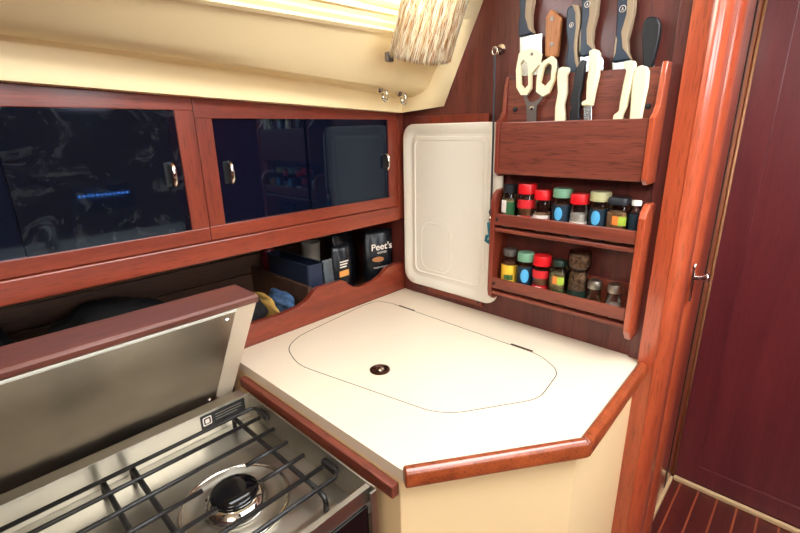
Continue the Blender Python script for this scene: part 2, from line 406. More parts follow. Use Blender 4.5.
for i in range(len(xsn) - 1):
    for j in range(len(vg[0]) - 1): face(bm, [vg[i][j], vg[i + 1][j], vg[i + 1][j + 1], vg[i][j + 1]])
# above the frame: strips round the window opening
def fp(x, u, w):
    _, t, n, out = profile(x); return t + n * u + out * w
def quad(bm, *ps): face(bm, [bm.verts.new(p) for p in ps])
for xa, xb, ua, ub in ((XL, WIN_X0, .026, .42), (WIN_X1, XE, .026, .42), (WIN_X0, WIN_X1, WT, .42), (WIN_X0, WIN_X1, .026, WB)):
    quad(bm, fp(xa, ua, -.014), fp(xb, ua, -.014), fp(xb, ub, -.014), fp(xa, ub, -.014))
# reveal of the window opening
for (xa, ua), (xb, ub) in (((WIN_X0, WB), (WIN_X1, WB)), ((WIN_X1, WB), (WIN_X1, WT)), ((WIN_X1, WT), (WIN_X0, WT)), ((WIN_X0, WT), (WIN_X0, WB))):
    quad(bm, fp(xa, ua, -.014), fp(xb, ub, -.014), fp(xb, ub, -.06), fp(xa, ua, -.06))
# return flange at the bulkhead
e = cols[-1][0]
o1, o2 = at(444, 106, 0, -.001), at(483, 0, 0, -.001); o3 = o2 + (o2 - o1) * 1.3
foot = at(402, 112, 1, -.03); A2 = e[1]
fl_in = [e[3], e[6], e[7], e[8], fp(XE, .026, -.014), fp(XE, .42, -.014)]
crease = [at(427, 91, 0, -.03), at(436, 67, 0, -.03), at(458, 20, 0, -.03)]
crease.append(crease[-1] + (crease[-1] - crease[-2]) * 4)
quad(bm, A2, o1, crease[0], e[2]); quad(bm, e[2], crease[0], e[5]); quad(bm, e[5], crease[0], e[6])
quad(bm, e[6], crease[0], crease[1], e[7]); quad(bm, e[7], crease[1], crease[2], e[8]); quad(bm, e[8], crease[2], crease[3], fp(XE, .42, -.014), fp(XE, .026, -.014))
quad(bm, o1, crease[0], crease[1], o1.lerp(o2, .35)); quad(bm, o1.lerp(o2, .35), crease[1], crease[2], o1.lerp(o2, .85)); quad(bm, o1.lerp(o2, .85), crease[2], crease[3], o3)
quad(bm, A2, e[0], Vector((-.001, .02, e[0].z)), o1)
bmesh.ops.remove_doubles(bm, verts=bm.verts[:], dist=.0008)
o = struct('ceiling_liner', bm, LINER, smooth=32)
o.modifiers.new('s', 'SOLIDIFY').thickness = 0.004; o.modifiers['s'].offset = 0
bm = B()
holed(bm, [(WIN_X0, WB), (WIN_X1, WB), (WIN_X1, WT), (WIN_X0, WT)], [(WIN_X0 + .012, WB + .012), (WIN_X1 - .012, WB + .012), (WIN_X1 - .012, WT - .012), (WIN_X0 + .012, WT - .012)], 2, -.05, -.04)
for v in bm.verts: v.co = fp(v.co.x, v.co.y, v.co.z)
struct('window_1', bm, LINER)
# covers behind the liner, so that no sky shows above it
bm = B(); quad(bm, fp(XL, .42, -.014), fp(XE, .42, -.014), Vector((XE, -.36, ZC)), Vector((XL, -.36, ZC)))
quad(bm, fp(XE, .42, -.014), Vector((0, -.36, ZC)), Vector((XE, -.36, ZC)))
struct('trim_7', bm, CEIL)
# side deck above the lockers behind the liner
struct('ceiling_side', mk(box, XL, 0.0, .0, YH, 0.64, 0.66), HULL)

# ================================================================ WALL LOCKERS
ZT, ZB = 0.62, 0.281      # top and bottom of the locker fronts
def locker(x0, x1, gx0, gx1, gz0, gz1, label, mats, split, hx, endstile=None):
    t = thing('wall_locker', ((x0 + x1) / 2, .15, ZB), label, 'cabinet', None)
    boxo('top_rail', (x0, x1, 0, .02, gz1, ZT), W_RAIL, t, .0015)
    boxo('bottom_rail', (x0, x1, 0, .02, ZB, gz0), W_RAIL, t, .0015)
    boxo('stile', (x0, gx0, -.001, .02, gz0, gz1), W_STILE, t, .0015); boxo('stile', (gx1, x1, -.001, .02, gz0, gz1), W_STILE, t, .0015)
    bm = B(); box(bm, x0 + .001, x1 - .001, .02, YH - .001, ZB, ZB + .012); box(bm, x0 + .001, x0 + .012, .02, YH - .001, ZB, ZT); box(bm, x1 - .012, x1 - .001, .02, YH - .001, ZB, ZT)
    link('carcass', bm, W_DARK, t)
    for k, (a, b, yy, h) in enumerate(((gx0 - .005, split + .02, .012 if split > -.6 else .012, hx[0]), (split - .02, gx1 + .005, .006, hx[1]))):
        d = boxo('sliding_door', (a, b, yy - .002 , yy + .003, gz0 - .004, gz1 + .004), mats[k], t, .0008)
        if h is None: continue
        yf = yy - .002
        bm = B(); cz = h[1]; x = h[0]
        tube(bm, [(x, yf, cz - .022), (x, yf - .010, cz - .021), (x, yf - .014, cz - .015), (x, yf - .014, cz + .015), (x, yf - .010, cz + .021), (x, yf, cz + .022)], .0045, 8)
        hd = link('handle', bm, CHROME, d, smooth='all'); hd['label'] = 'small chrome pull handle'
        bm = B(); box(bm, x - .011 if k == 1 and gx1 > -.2 else x - .013, x + .013 - .006, yf - .0012, yf, cz - .024, cz + .024); link('handle_plate', bm, BLACKP, d, bevel=.0005)
    return t
locker(-1.60, -0.6235, -1.55, -0.661, 0.311, 0.5535, 'mahogany wall locker with smudged black sliding panels above the cooker', (GLASSDOOR, SMUDGE), -0.919, (None, (-0.683, .429)))
locker(-0.6225, -0.0255, -0.587, -0.063, 0.312, 0.538, 'mahogany wall locker with clean dark sliding panels beside the white tray', (GLASSDOOR, GLASSDOOR), -0.328, ((-0.558, .424), (-0.074, .418)))
boxo('corner_batten', (-0.0245, -0.001, -.004, .02, .24, .60), W_STILE, None, .002)
o = bpy.data.objects['corner_batten']; o.name = 'trim_8'; tag(o, kind='structure')
bm = B(); box(bm, XL, -0.0255, -.006, .018, .237, .280); struct('trim_9', bm, W_RAIL, bevel=.003)
bm = B(); box(bm, XL, -0.001, .018, YH - .001, .262, .280); struct('trim_10', bm, W_DARK)

# ================================================================ OPEN SHELF BEHIND THE FIDDLE
t = thing('open_shelf', (-0.7, .16, .0), 'low open mahogany shelf with a scooped front board behind the white worktop', 'shelf')
top = [(0.0, .092), (-.05, .093), (-.075, .090), (-.095, .079), (-.114, .068), (-.14, .060), (-.178, .056), (-.205, .058), (-.225, .065), (-.24, .076), (-.25, .088), (-.265, .095), (-.345, .096), (-.362, .091), (-.38, .075), (-.395, .066), (-.415, .060), (-.468, .055), (-.60, .057), (-1.4, .057)]
bm = B(); prism(bm, top + [(-1.4, -.0), (0.0, -.0)], 1, .001, .018); link('front_board', bm, W_RAIL, t, bevel=.003)
boxo('shelf_board', (-1.4, -.001, .018, YH - .001, .0, .015), W_DARK, t, 0)
boxo('partition', (-0.372, -0.36, .018, YH - .001, .015, .098), W_DARK, t, .001)
bm = B()
for k in range(4): box(bm, -1.6, -.001, YH - .012, YH - .001, .018 + k * .06, .018 + k * .06 + .057)
link('lining_board', bm, W_DARK, t, bevel=.003)

# ================================================================ WORKTOP
fr = [(-.622, -.0), (-.622, -.568), (-.362, -.745), (-.034, -.735), (-.034, -.735), (-.001, -.735), (-.001, -.0)]
fr = [(-.622, 0), (-.620, -.568), (-.364, -.744), (-.031, -.734), (-.001, -.732), (-.001, 0)]
lidp = [(-.139, -.014), (-.127, -.07), (-.133, -.555), (-.175, -.620), (-.30, -.636), (-.452, -.538), (-.474, -.50), (-.541, -.165), (-.51, -.075), (-.455, -.040), (-.20, -.008)]
lidp = roundpoly(lidp, [.012, 0, .03, .03, .03, .03, .02, .04, .03, .03, .02], 5)
def offset(poly, d):
    out = []; n = len(poly)
    for i in range(n):
        a, p, b = Vector(poly[i - 1]), Vector(poly[i]), Vector(poly[(i + 1) % n]); e = (b - a).normalized(); out.append((p.x + e.y * d, p.y - e.x * d))
    return out
inner = lidp; c0 = sum(p[0] for p in lidp) / len(lidp)
s_in = offset(lidp, .0009)
area = lambda P: sum(P[i - 1][0] * P[i][1] - P[i][0] * P[i - 1][1] for i in range(len(P)))
SG = 1 if abs(area(s_in)) < abs(area(lidp)) else -1
s_in = offset(lidp, SG * .0021)
t = thing('worktop', (-.3, -.36, -.022), 'cream laminate galley worktop with mahogany edge rails and a lift-up icebox lid', 'worktop')
bm = B(); holed(bm, fr, lidp, 2, -.022, 0); link('top', bm, LAMINATE, t)
bm = B(); box(bm, -.60, -.02, -.70, -.005, -.0235, -.0222)
bm.free()
bm = B(); holed(bm, offset(lidp, SG * .0000), offset(lidp, SG * .0021), 2, -.021, -.0001); link('gasket', bm, SEAM, t)
bm = B(); prism(bm, s_in, 2, -.020, -.0002); lid = link('lid', bm, LID_LAM, t)
lid['label'] = 'cream icebox lid set flush in the worktop'
bm = B(); lathe(bm, [(.0, .0), (.0225, .0), (.0225, .0018), (.020, .0026), (.0165, .0026), (.015, .0012), (.0, .0010)], (-.430, -.322, -.0001), 28); rg = link('finger_ring', bm, BRONZE, lid, smooth=30)
bm = B(); lathe(bm, [(.0, .0), (.009, 0), (.009, .002), (.006, .0035), (.0, .004)], (-.430, -.322, .0008), 20); link('latch_button', bm, CHROME, lid, smooth=30)
for (pa, pb) in (((399, 305.5), (414, 311)), ((511, 344), (532, 352))):
    a, b = at(*pa, 2, .0), at(*pb, 2, .0)
    bm = B(); box(bm, a.x - .003, a.x + .003, min(a.y, b.y), max(a.y, b.y), -.0005, .0012); link('hinge', bm, BRONZE, t, bevel=.001)
def rail(pts_in, w, z0, z1, capend=0):
    bm = B(); n = len(pts_in); P = [Vector(p) for p in pts_in]; sec = []
    prof = [(0.0, z0), (w, z0), (w, z1 - .006), (w - .003, z1 - .002), (w - .008, z1), (.006, z1), (0.0, z1 - .006)]
    for i in range(n):
        if i == 0: d = (P[1] - P[0]).normalized(); nn = Vector((d.y, -d.x)); k = 1
        elif i == n - 1: d = (P[-1] - P[-2]).normalized(); nn = Vector((d.y, -d.x)); k = 1
        sec.append([bm.verts.new((P[i].x + nn.x * o, P[i].y + nn.y * o, z)) for o, z in prof])
    for a, b in zip(sec, sec[1:]):
        for j in range(len(prof)): face(bm, [a[j], a[(j + 1) % len(prof)], b[(j + 1) % len(prof)], b[j]])
    face(bm, sec[0][::-1]); face(bm, sec[-1]); return bm
# mitred rails along the two room-side edges
RW = .020
P0, P1, P2 = Vector((-.617, -.566)), Vector((-.366, -.743)), Vector((-.033, -.735))
def rail2(a, b, na, nb, z0=-.021, z1=.010):
    prof = [(0.0, z0), (1, z0), (1, z1 - .008), (.86, z1 - .003), (.62, z1), (.2, z1), (0.0, z1 - .005)]
    bm = B(); sec = [[bm.verts.new((p.x + n.x * o, p.y + n.y * o, z)) for o, z in prof] for p, n in ((a, na), (b, nb))]
    for j in range(len(prof)): face(bm, [sec[0][j], sec[0][(j + 1) % 7], sec[1][(j + 1) % 7], sec[1][j]])
    face(bm, sec[0][::-1]); face(bm, sec[1]); return bm
def nrm(a, b): d = (b - a).normalized(); return Vector((d.y, -d.x))
n1, n2 = nrm(P0, P1), nrm(P1, P2); mt = (n1 + n2).normalized(); mt = mt * (RW / mt.dot(n1))
link('edge_rail', rail2(P0, P1, n1 * RW, mt), W_TRIM, t, bevel=.003, smooth=30); link('edge_rail', rail2(P1, P2, mt, n2 * RW), W_TRIM, t, bevel=.003, smooth=30)
boxo('side_batten', (-.6375, -.6225, -.562, -.075, -.048, -.025), W_BOX, t, .002)
# cabinet under the worktop
t = thing('icebox_cabinet', (-.3, -.36, ZF), 'cream icebox cabinet with an angled front under the worktop', 'cabinet')
bs = [(-.6215, -.005), (-.6195, -.562), (-.362, -.738), (-.003, -.7325), (-.002, -.7325), (-.002, -.005)]
bm = B(); n = len(bs)
for i, nm in ((0, 'side_panel'), (1, 'front_panel'), (2, 'end_panel')):
    a, b = Vector(bs[i]), Vector(bs[i + 1]); d = nrm(a, b) * .012
    q = B(); ngon(q, [tuple(a), tuple(b), tuple(b - d), tuple(a - d)], 2, ZF, -.023); link(nm, q, BASE, t, bevel=.001)
bm.free()

# ================================================================ TRAY ON ITS BOARD, CORD
t = thing('mounting_board', (-.007, -.19, .01), 'flat mahogany backing board on the bulkhead behind the white tray', 'board')
bm = B(); box(bm, -.014, -.0005, -.312, -.115, .018, .545); link('panel', bm, W_STILE, t, bevel=.002)
bm = B(); box(bm, -.014, -.0005, -.1145, -.062, .018, .545); link('panel', bm, W_BULK, t, bevel=.002)
for y in (-.085, -.300):
    bm = B(); lathe(bm, [(.0, -.001), (.004, -.001), (.004, .004), (.0, .005)], (-.0145, y, .030), 10, axis=0); link('screw', bm, BLACKP, t)
t = thing('plastic_tray', (-.025, -.19, .037), 'white plastic tray with rounded corners hanging upright on the bulkhead', 'tray')
y0, y1, z0, z1 = -.364, -.020, .037, .524
loops = [(0, .040, -.0155), (0, .040, -.0200), (.003, .040, -.0225), (.018, .038, -.0225), (.030, .028, -.0145), (.034, .024, -.0145), (.036, .022, -.0175), (.044, .02, -.0185), (.046, .018, -.0165)]
bm = B(); rings = []
for ins, r, x in loops:
    rings.append([bm.verts.new((x, p[0], p[1])) for p in rrect(y0 + ins * (1.3 if ins > .02 else 1), y1 - ins, z0 + ins * 1.0, z1 - ins, max(r, .01), 8)])
for a, b in zip(rings, rings[1:]):
    for i in range(len(a)): face(bm, [a[i], a[(i + 1) % len(a)], b[(i + 1) % len(a)], b[i]])
face(bm, rings[0][::-1]); face(bm, rings[-1]); link('tray_body', bm, TRAY, t, smooth=35)
bm = B()
tube(bm, [(-.0166, p[0], p[1]) for p in rrect(-.20, -.088, .092, .24, .035, 6)], .0012, 6, closed=True); link('moulded_ring', bm, TRAY, t, smooth='all')

t = thing('hanging_cord', (-.03, -.335, .30), 'thin grey cord hanging from a ring in front of the white tray', 'cord')
ringp = at(495, 48, 0, -.03); low = at(491, 212, 0, -.03)
bm = B(); lathe(bm, [(.0, .0), (.012, .0), (.012, -.003), (.005, -.006), (.004, -.028), (.0, -.029)], (-.0005, ringp.y, ringp.z), 16, axis=0); link('eye_screw', bm, CHROME, t, smooth=30)
bm = B(); tube(bm, [ringp + Vector((0, .007 * math.cos(a), .009 * math.sin(a) - .006)) for a in [2 * PI * i / 12 for i in range(12)]], .002, 6, closed=True); link('ring', bm, CHROME, t, smooth='all')
bm = B(); tube(bm, [ringp + Vector((0, 0, -.014)), ringp.lerp(low, .5) + Vector((0, -.001, 0)), low], [.0028, .0025, .0028], 8); link('line', bm, CORD, t, smooth='all')
bm = B(); tube(bm, [low + Vector((0, 0, .012)), low, low + Vector((0, 0, -.012))], [.002, .006, .003], 8); link('knot', bm, CORD, t, smooth='all')
t = thing('snap_hook', low + Vector((0, 0, -.09)), 'teal plastic snap hook on the end of the grey cord', 'hook')
cx, cy, cz = low
bm = B(); tube(bm, [(cx, cy + .000, cz - .010), (cx, cy, cz - .032)], .0055, 8); link('swivel', bm, CHROME, t, smooth='all')
bm = B(); tube(bm, [(cx, cy + .002, cz - .028), (cx, cy - .001, cz - .050), (cx, cy - .003, cz - .072), (cx, cy + .004, cz - .083), (cx, cy + .012, cz - .078), (cx, cy + .010, cz - .066), (cx, cy + .002, cz - .064)], [.008, .0075, .0055, .0045, .0045, .0045, .004], 8); link('hook', bm, TEAL, t, smooth='all')

# ================================================================ KNIFE RACK
t = thing('knife_rack', (-.035, -.54, .39), 'mahogany knife box fixed high on the bulkhead above the spice rack', 'rack')
def K(x, y, v): p = at(480 + x / 4, y / 4, 0, v); return (p.y, p.z)
bl, br = -.380, -.700
boxo('front_panel', (-.070, -.061, br, bl, .402, .521), W_BOX, t, .002)
bm = B(); zt = K(115, 308, -.035)[1]; zr = K(745, 265, -.035)[1]
ngon(bm, [(bl, .402), (br, .402), (br, zr), (bl, zt)], 0, -.042, -.034); link('middle_panel', bm, W_BOX, t, bevel=.0015)
boxo('bottom_panel', (-.061, -.0005, br, bl, .402, .411), W_BULK, t, .001)
for y0, y1 in ((bl, bl + .010), (br - .010, br)):
    side = [(-.0005, .396), (-.060, .396), (-.074, .406), (-.074, .522), (-.062, .530), (-.050, .545), (-.045, .60), (-.038, .622), (-.0005, .622)]
    bm = B(); ngon(bm, side, 1, y0, y1); link('side_panel', bm, W_POST if y0 < -.6 else W_STILE, t, bevel=.002)  # brighter wood on the post-side panel paints in the light it catches
for kx, ky in ((140, 438), (672, 425)):
    p = K(kx, ky, -.043); bm = B(); lathe(bm, [(.0, .0), (.006, .0), (.005, -.003), (.0, -.004)], (-.0423, p[0], p[1]), 12, axis=0); link('screw_cap', bm, BLACKP, t)

def outline(pts, x): return [K(a, b, x) for a, b in pts]
def slab(nm, pts, x, th, m, parent, bevel=.003, seg=3):
    bm = B(); ngon(bm, outline(pts, x), 0, x - th / 2, x + th / 2); return link(nm, bm, m, parent, bevel=bevel, seg=seg, smooth=60)
def hole_slab(nm, outer, inner, x, th, m, parent, bevel=.0015):
    bm = B(); holed(bm, outline(outer, x), outline(inner, x), 0, x - th / 2, x + th / 2); return link(nm, bm, m, parent)
def knife(name, x, label, cat, handle, m, blade=None, tan=None, badge=None, rivets=None, low=True, group=None, th=.017, bladem=None, tan2=None):
    pts = outline(handle, x); zb = min(p[1] for p in pts); ym = sum(p[0] for p in pts if p[1] < zb + .03) / max(1, len([p for p in pts if p[1] < zb + .03]))
    t = thing(name, (x, ym, .412), label, cat, group)
    h = slab('handle', handle, x, th, m, t)
    if tan: q = slab('grip_strip', tan, x, th * 1.04, TANP, h, .002); q['label'] = 'tan rubber strip'
    if tan2: q = slab('grip_strip', tan2, x, th * 1.04, TANP, h, .001)
    if badge:
        p = K(badge[0], badge[1], x - th / 2); bm = B(); r = badge[2]
        tube(bm, [(x - th / 2 - .0006, p[0] + r * math.cos(a), p[1] + r * math.sin(a)) for a in [2 * PI * i / 16 for i in range(16)]], .0006, 5, closed=True)
        for dy, s, dz in ((0, 1, 0), (0, -1, 0)): tube(bm, [(x - th / 2 - .0006, p[0] + s * r * .25, p[1] - r * .5), (x - th / 2 - .0006, p[0] - s * r * .05, p[1] + r * .5)], .0005, 5)
        link('badge', bm, LAB_W, h)
    for rv in rivets or ():
        p = K(rv[0], rv[1], x - th / 2); bm = B(); lathe(bm, [(0, .0005), (.0042, .0005), (.0042, -.0008), (0, -.001)], (x - th / 2, p[0], p[1]), 14, axis=0); link('rivet', bm, DKSTEEL, h)
    if blade: slab('blade', blade, x, .0025, bladem or BLADE, t, .0004, 1)
    if low:
        w = .011; bm = B(); box(bm, x - .0012, x + .0012, ym - w, ym + w, .4125, zb + .006); link('blade', bm, bladem or BLADE, t)
    return t
XB, XF = -.017, -.0515
knife('cleaver', XB, 'broad white-bladed cleaver with navy and tan handle, behind the scissors', 'knife',
      [(165, -70), (185, -85), (215, -75), (217, 0), (207, 60), (207, 110), (218, 133), (195, 142), (160, 150), (160, 100), (166, 50), (163, 0)], NAVY,
      blade=[(160, 148), (250, 134), (246, 230), (236, 520), (160, 520)], tan=[(190, -76), (215, -72), (218, 0), (208.5, 60), (208.5, 108), (219.5, 135), (200, 122), (186, 70), (190, 0)], low=False)
knife('kitchen_knife', XB, 'small knife with a riveted pale wooden handle', 'knife',
      [(290, 38), (330, 72), (312, 225), (290, 238), (265, 225), (268, 70)], W_HANDLE, blade=[(272, 230), (306, 230), (318, 285), (316, 470), (265, 470), (262, 285)], rivets=((288, 75), (287, 178)), low=False, bladem=DKSTEEL)
knife('kitchen_knife', XB, 'navy and tan knife standing just beside the wooden-handled one', 'knife',
      [(355, 35), (372, 22), (398, 25), (405, 60), (402, 110), (393, 170), (393, 220), (399, 268), (385, 298), (354, 290), (350, 245), (358, 190), (350, 130), (351, 70)], NAVY,
      tan=[(372, 20.5), (399, 23.5), (407, 60), (403.5, 110), (394.5, 170), (394.5, 220), (400.5, 268), (396, 282), (384, 250), (379, 190), (388, 110), (386, 55)], badge=(366, 100, .0042))
knife('kitchen_knife', XB, 'tall navy and tan knife with a grey blade heel, standing behind the cream-handled knives', 'knife',
      [(418, -40), (435, -62), (465, -50), (476, 0), (470, 60), (455, 120), (450, 170), (462, 207), (440, 222), (410, 230), (402, 215), (405, 150), (412, 80), (413, 0)], NAVY,
      tan=[(440, -58), (467, -48), (477.5, 0), (471.5, 60), (456.5, 120), (451.5, 170), (463, 209), (432, 178), (430, 120), (442, 60), (441, 0)],
      tan2=[(403.5, 215), (405, 130), (411, 120), (408, 200)],
      blade=[(402, 228), (478, 214), (494, 240), (488, 470), (402, 470)], badge=(430, 17, .0055), low=False)
knife('kitchen_knife', XB, 'tall navy and tan knife with a white blade heel, beside the plain black handle', 'knife',
      [(560, -55), (575, -75), (612, -65), (622, 0), (618, 50), (605, 110), (592, 160), (595, 210), (607, 238), (575, 245), (533, 252), (545, 190), (550, 120), (553, 50), (557, 0)], NAVY,
      tan=[(590, -72), (614, -62), (624, 0), (619.5, 50), (606.5, 110), (593.5, 160), (596.5, 210), (608.5, 240), (574, 195), (569, 130), (590, 60), (594, 0)],
      tan2=[(543, 192), (549, 145), (555, 160), (548, 215), (538, 238)],
      blade=[(530, 250), (608, 238), (606, 290), (600, 470), (530, 470)], badge=(571, 35, .0058), low=False)
knife('kitchen_knife', XB, 'knife with a plain rounded black handle, nearest the door post', 'knife',
      [(660, 85), (674, 72), (695, 67), (715, 73), (727, 100), (720, 160), (702, 230), (690, 275), (655, 275), (655, 230), (652, 160), (655, 110)], BLACKP)
# scissors
t = thing('kitchen_scissors', (XF, K(200, 470, XF)[0], .412), 'cream-handled kitchen scissors standing open in the knife box', 'scissors')
hole_slab('handle', [(160, 215), (175, 202), (205, 195), (232, 200), (246, 215), (238, 260), (207, 296), (206, 355), (190, 380), (167, 380), (150, 350), (148, 280)],
          [(163, 258), (178, 238), (196, 254), (197, 340), (182, 356), (165, 338)], XF, .010, CREAMP, t)
hole_slab('handle', [(256, 246), (290, 225), (304, 240), (300, 320), (276, 374), (255, 386), (228, 367), (231, 310), (244, 265)],
          [(257, 272), (277, 250), (292, 262), (287, 318), (264, 346), (243, 332)], XF - .001, .010, CREAMP, t)
p = K(207, 216, XF - .006); bm = B(); lathe(bm, [(0, 0), (.0035, 0), (.0035, -.001), (0, -.0012)], (XF - .005, p[0], p[1]), 14, axis=0); link('stud', bm, DKSTEEL, t)
bm = B(); ngon(bm, outline([(172, 372), (190, 356), (196, 372), (186, 388), (196, 404), (226, 418), (224, 560), (190, 560), (186, 425)], XF), 0, XF - .001, XF + .002); link('blade', bm, DKSTEEL, t)
bm = B(); ngon(bm, outline([(236, 360), (254, 380), (248, 398), (228, 424), (222, 560), (194, 560), (190, 425), (206, 410), (236, 398), (242, 384), (228, 372)], XF - .003), 0, XF - .0045, XF - .002); link('blade', bm, DKSTEEL, t)
p = K(207, 432, XF - .005); bm = B(); lathe(bm, [(0, 0), (.005, 0), (.004, -.002), (0, -.0022)], (XF - .0045, p[0], p[1]), 14, axis=0); link('pivot', bm, CHROME, t)
bm = B(); box(bm, XF - .002, XF, K(207, 500, XF)[0] - .008, K(207, 500, XF)[0] + .008, .4125, .50); link('blade', bm, DKSTEEL, t)
knife('kitchen_knife', XF, 'cream-handled knife standing next to the scissors', 'knife',
      [(318, 276), (332, 268), (358, 270), (358, 286), (350, 300), (350, 370), (338, 420), (342, 455), (342, 488), (302, 488), (304, 430), (315, 370), (311, 310)], CREAMP, th=.014)
knife('kitchen_knife', XF, 'black wavy-handled knife between two cream-handled knives', 'knife',
      [(398, 258), (408, 240), (425, 240), (420, 290), (412, 350), (402, 390), (406, 420), (399, 445), (403, 470), (397, 488), (362, 488), (362, 450), (369, 430), (364, 400), (376, 350), (383, 290)], BLACKP, th=.014)
knife('kitchen_knife', XF - .001, 'raised cream-handled knife with its bare blade showing above the box', 'knife',
      [(440, 204), (458, 197), (474, 200), (481, 212), (478, 300), (462, 370), (452, 425), (408, 422), (411, 406), (428, 400), (430, 330), (440, 270)], CREAMP,
      blade=[(415, 420), (448, 420), (443, 640), (417, 640)], low=False, th=.014)
knife('kitchen_knife', XF, 'cream knife with a hooked angular handle beside the rounded cream handle', 'knife',
      [(576, 258), (586, 245), (620, 242), (625, 258), (612, 330), (600, 380), (590, 425), (573, 460), (568, 486), (532, 486), (538, 458), (558, 446), (562, 410), (575, 340), (588, 285)], CREAMP, th=.014)
knife('kitchen_knife', XF, 'cream knife with a plain rounded handle end, nearest the box side', 'knife',
      [(622, 280), (635, 266), (652, 262), (670, 267), (678, 285), (672, 350), (655, 430), (645, 486), (600, 486), (605, 430), (610, 350), (614, 305)], CREAMP, th=.014)

# ================================================================ SPICE RACK
t = thing('spice_rack', (-.035, -.54, .088), 'two-tier mahogany spice rack on the bulkhead below the knife box', 'rack')
RL, RR = -.374, -.704
for y0, y1, m in ((RL, RL + .013, W_STILE), (RR - .014, RR, W_POST)):  # panel by the post gets lighter wood, its lit edge put into colour
    side = [(-.0005, .072), (-.050, .072), (-.064, .082), (-.068, .10), (-.068, .335), (-.060, .352), (-.045, .361), (-.020, .363), (-.0005, .358)] if y0 > -.5 else \
           [(-.0005, .060), (-.050, .060), (-.070, .085), (-.070, .330), (-.064, .345), (-.045, .357), (-.02, .358), (-.0005, .350)]
    bm = B(); ngon(bm, side, 1, y0, y1); link('side_panel', bm, m, t, bevel=.003)
SH1, SH2 = .267, .098
for z in (SH1, SH2):
    boxo('shelf', (-.064, -.0005, RR, RL, z - .009, z), W_RAIL if 0 else W_SIDE, t, .0015)
    boxo('front_rail', (-.066, -.059, RR, RL, z + .0085, z + .037), W_SIDE, t, .002)
boxo('back_rail', (-.008, -.0005, RR, RL, SH2, SH2 + .075), W_SIDE, t, .001)
for y, z in ((RL - .006, SH1 + .022), (RL - .006, SH2 + .022)):
    bm = B(); lathe(bm, [(0, 0), (.0042, 0), (.003, -.002), (0, -.0022)], (-.066, y, z), 12, axis=0); link('screw', bm, BLACKP, t)

JX = -.034; AF = PI + .38          # the side of a jar that faces the camera
def jar(y, z, r, h, label, lid, fill, lidh=.02, lidr=None, neck=None, sq=0, labels=(), fillh=.8, cat='spice jar', nm='spice_jar', grp=None, lidsteps=None):
    t = thing(nm, (JX, y, z), label, cat, grp); lidr = lidr or r * .95; neck = neck or r * .8; hb = h - lidh
    c = (JX, y, z)
    bm = B(); lathe(bm, [(r * .9, 0), (r, .003), (r, hb * .80), (r * .97, hb * .88), (neck, hb * .97), (neck, hb)], c, 24, sq=sq); link('glass', bm, GLASS, t, smooth=40)
    bm = B(); q = r - .0018; lathe(bm, [(q * .9, .002), (q, .004), (q, hb * min(fillh, .82)), (q * (1 if fillh <= .82 else .8), hb * fillh)], c, 24, sq=sq); link('contents', bm, fill, t, smooth=40)
    bm = B(); lp = lidsteps or [(lidr, 0), (lidr, lidh * .85), (lidr * .93, lidh), (0, lidh)]
    lathe(bm, [(a, b + hb) for a, b in lp], c, 28, sq=sq if sq and lidr > r * .9 else 0); link('lid', bm, lid, t, smooth=40)
    for (m, a, b, s0, s1) in labels:
        bm = B(); arc_band(bm, c, r + .0003 + .0006 * (abs(s1 - s0) < 1.2), z + hb * a, z + hb * b, AF - s0, AF - s1, sq=sq, ell=(m in (LAB_BL,))); link('label_print', bm, m, t, smooth=40)
    return t
G1, G2 = 'spice jars on the upper tier', 'spice jars on the lower tier'
jar(-.394, SH1, .0195, .108, 'glass herb jar with a dark lid, beside the side panel', DARKLID, SP_HERB, .020, .0165, .0165, labels=((LAB_W, .45, .8, .2, .9), (LAB_G, .25, .75, -.9, .15)), grp=G1, lidsteps=[(.0165, 0), (.0165, .019), (.0145, .0195), (.0145, .016), (0, .016)])
jar(-.442, SH1, .0215, .113, 'tall jar with a deep red lid and red label next to the dark-lidded herb jar', REDP, SP_BROWN, .024, .022, .018, labels=((LAB_R, .62, .85, -1.2, 1.2), (LAB_W, .08, .42, -1.0, 1.0), (LAB_R, .2, .42, -.6, .4)), grp=G1)
jar(-.483, SH1, .0205, .101, 'red-lidded glass jar with a red and white label, next to the sage-lidded jar', REDP, SP_TAN, .022, .0205, .018, labels=((LAB_W, .15, .55, -1.1, 1.1), (LAB_R, .3, .45, -.9, .7)), fillh=.55, grp=G1)
jar(-.531, SH1, .0205, .108, 'jar with a sage green lid and dark blue label on the upper tier', GREENP, SP_BROWN, .020, .0215, .018, labels=((LAB_DK, .2, .82, -1.2, 1.2), (LAB_BL, .42, .76, -.1, .75), (LAB_W, .28, .36, -.6, .5)), grp=G1)
jar(-.571, SH1, .0200, .099, 'red-lidded jar of white powder beside the olive-lidded jar', REDP, SALT, .022, .0205, .018, labels=((LAB_W, .15, .5, -1.1, 1.1), (LAB_R, .36, .46, 0, .9), (LAB_DK, .14, .24, -.8, .8)), fillh=.7, grp=G1)
jar(-.615, SH1, .0205, .107, 'jar with a pale olive lid and dark blue label', PALEG, SP_BROWN, .020, .0215, .018, labels=((LAB_DK, .2, .82, -1.2, 1.2), (LAB_BL, .42, .78, -.1, .8), (LAB_W, .28, .36, -.6, .5)), grp=G1)
jar(-.655, SH1, .0205, .098, 'squarish jar of brown powder with a wide dark lid and orange and lime label', DARKLID, SP_TAN, .014, .020, .018, sq=6, labels=((LAB_O, .5, .72, .05, .6), (LAB_L, .5, .72, -.6, .05), (LAB_W, .22, .36, -.35, .25)), grp=G1)
jar(-.688, SH1, .0125, .094, 'slim dark bottle with a white cap at the end of the tier', WHITEP, BLACKP, .010, .0095, .008, labels=((LAB_DK, .1, .8, -1.2, 1.2),), grp=G1)
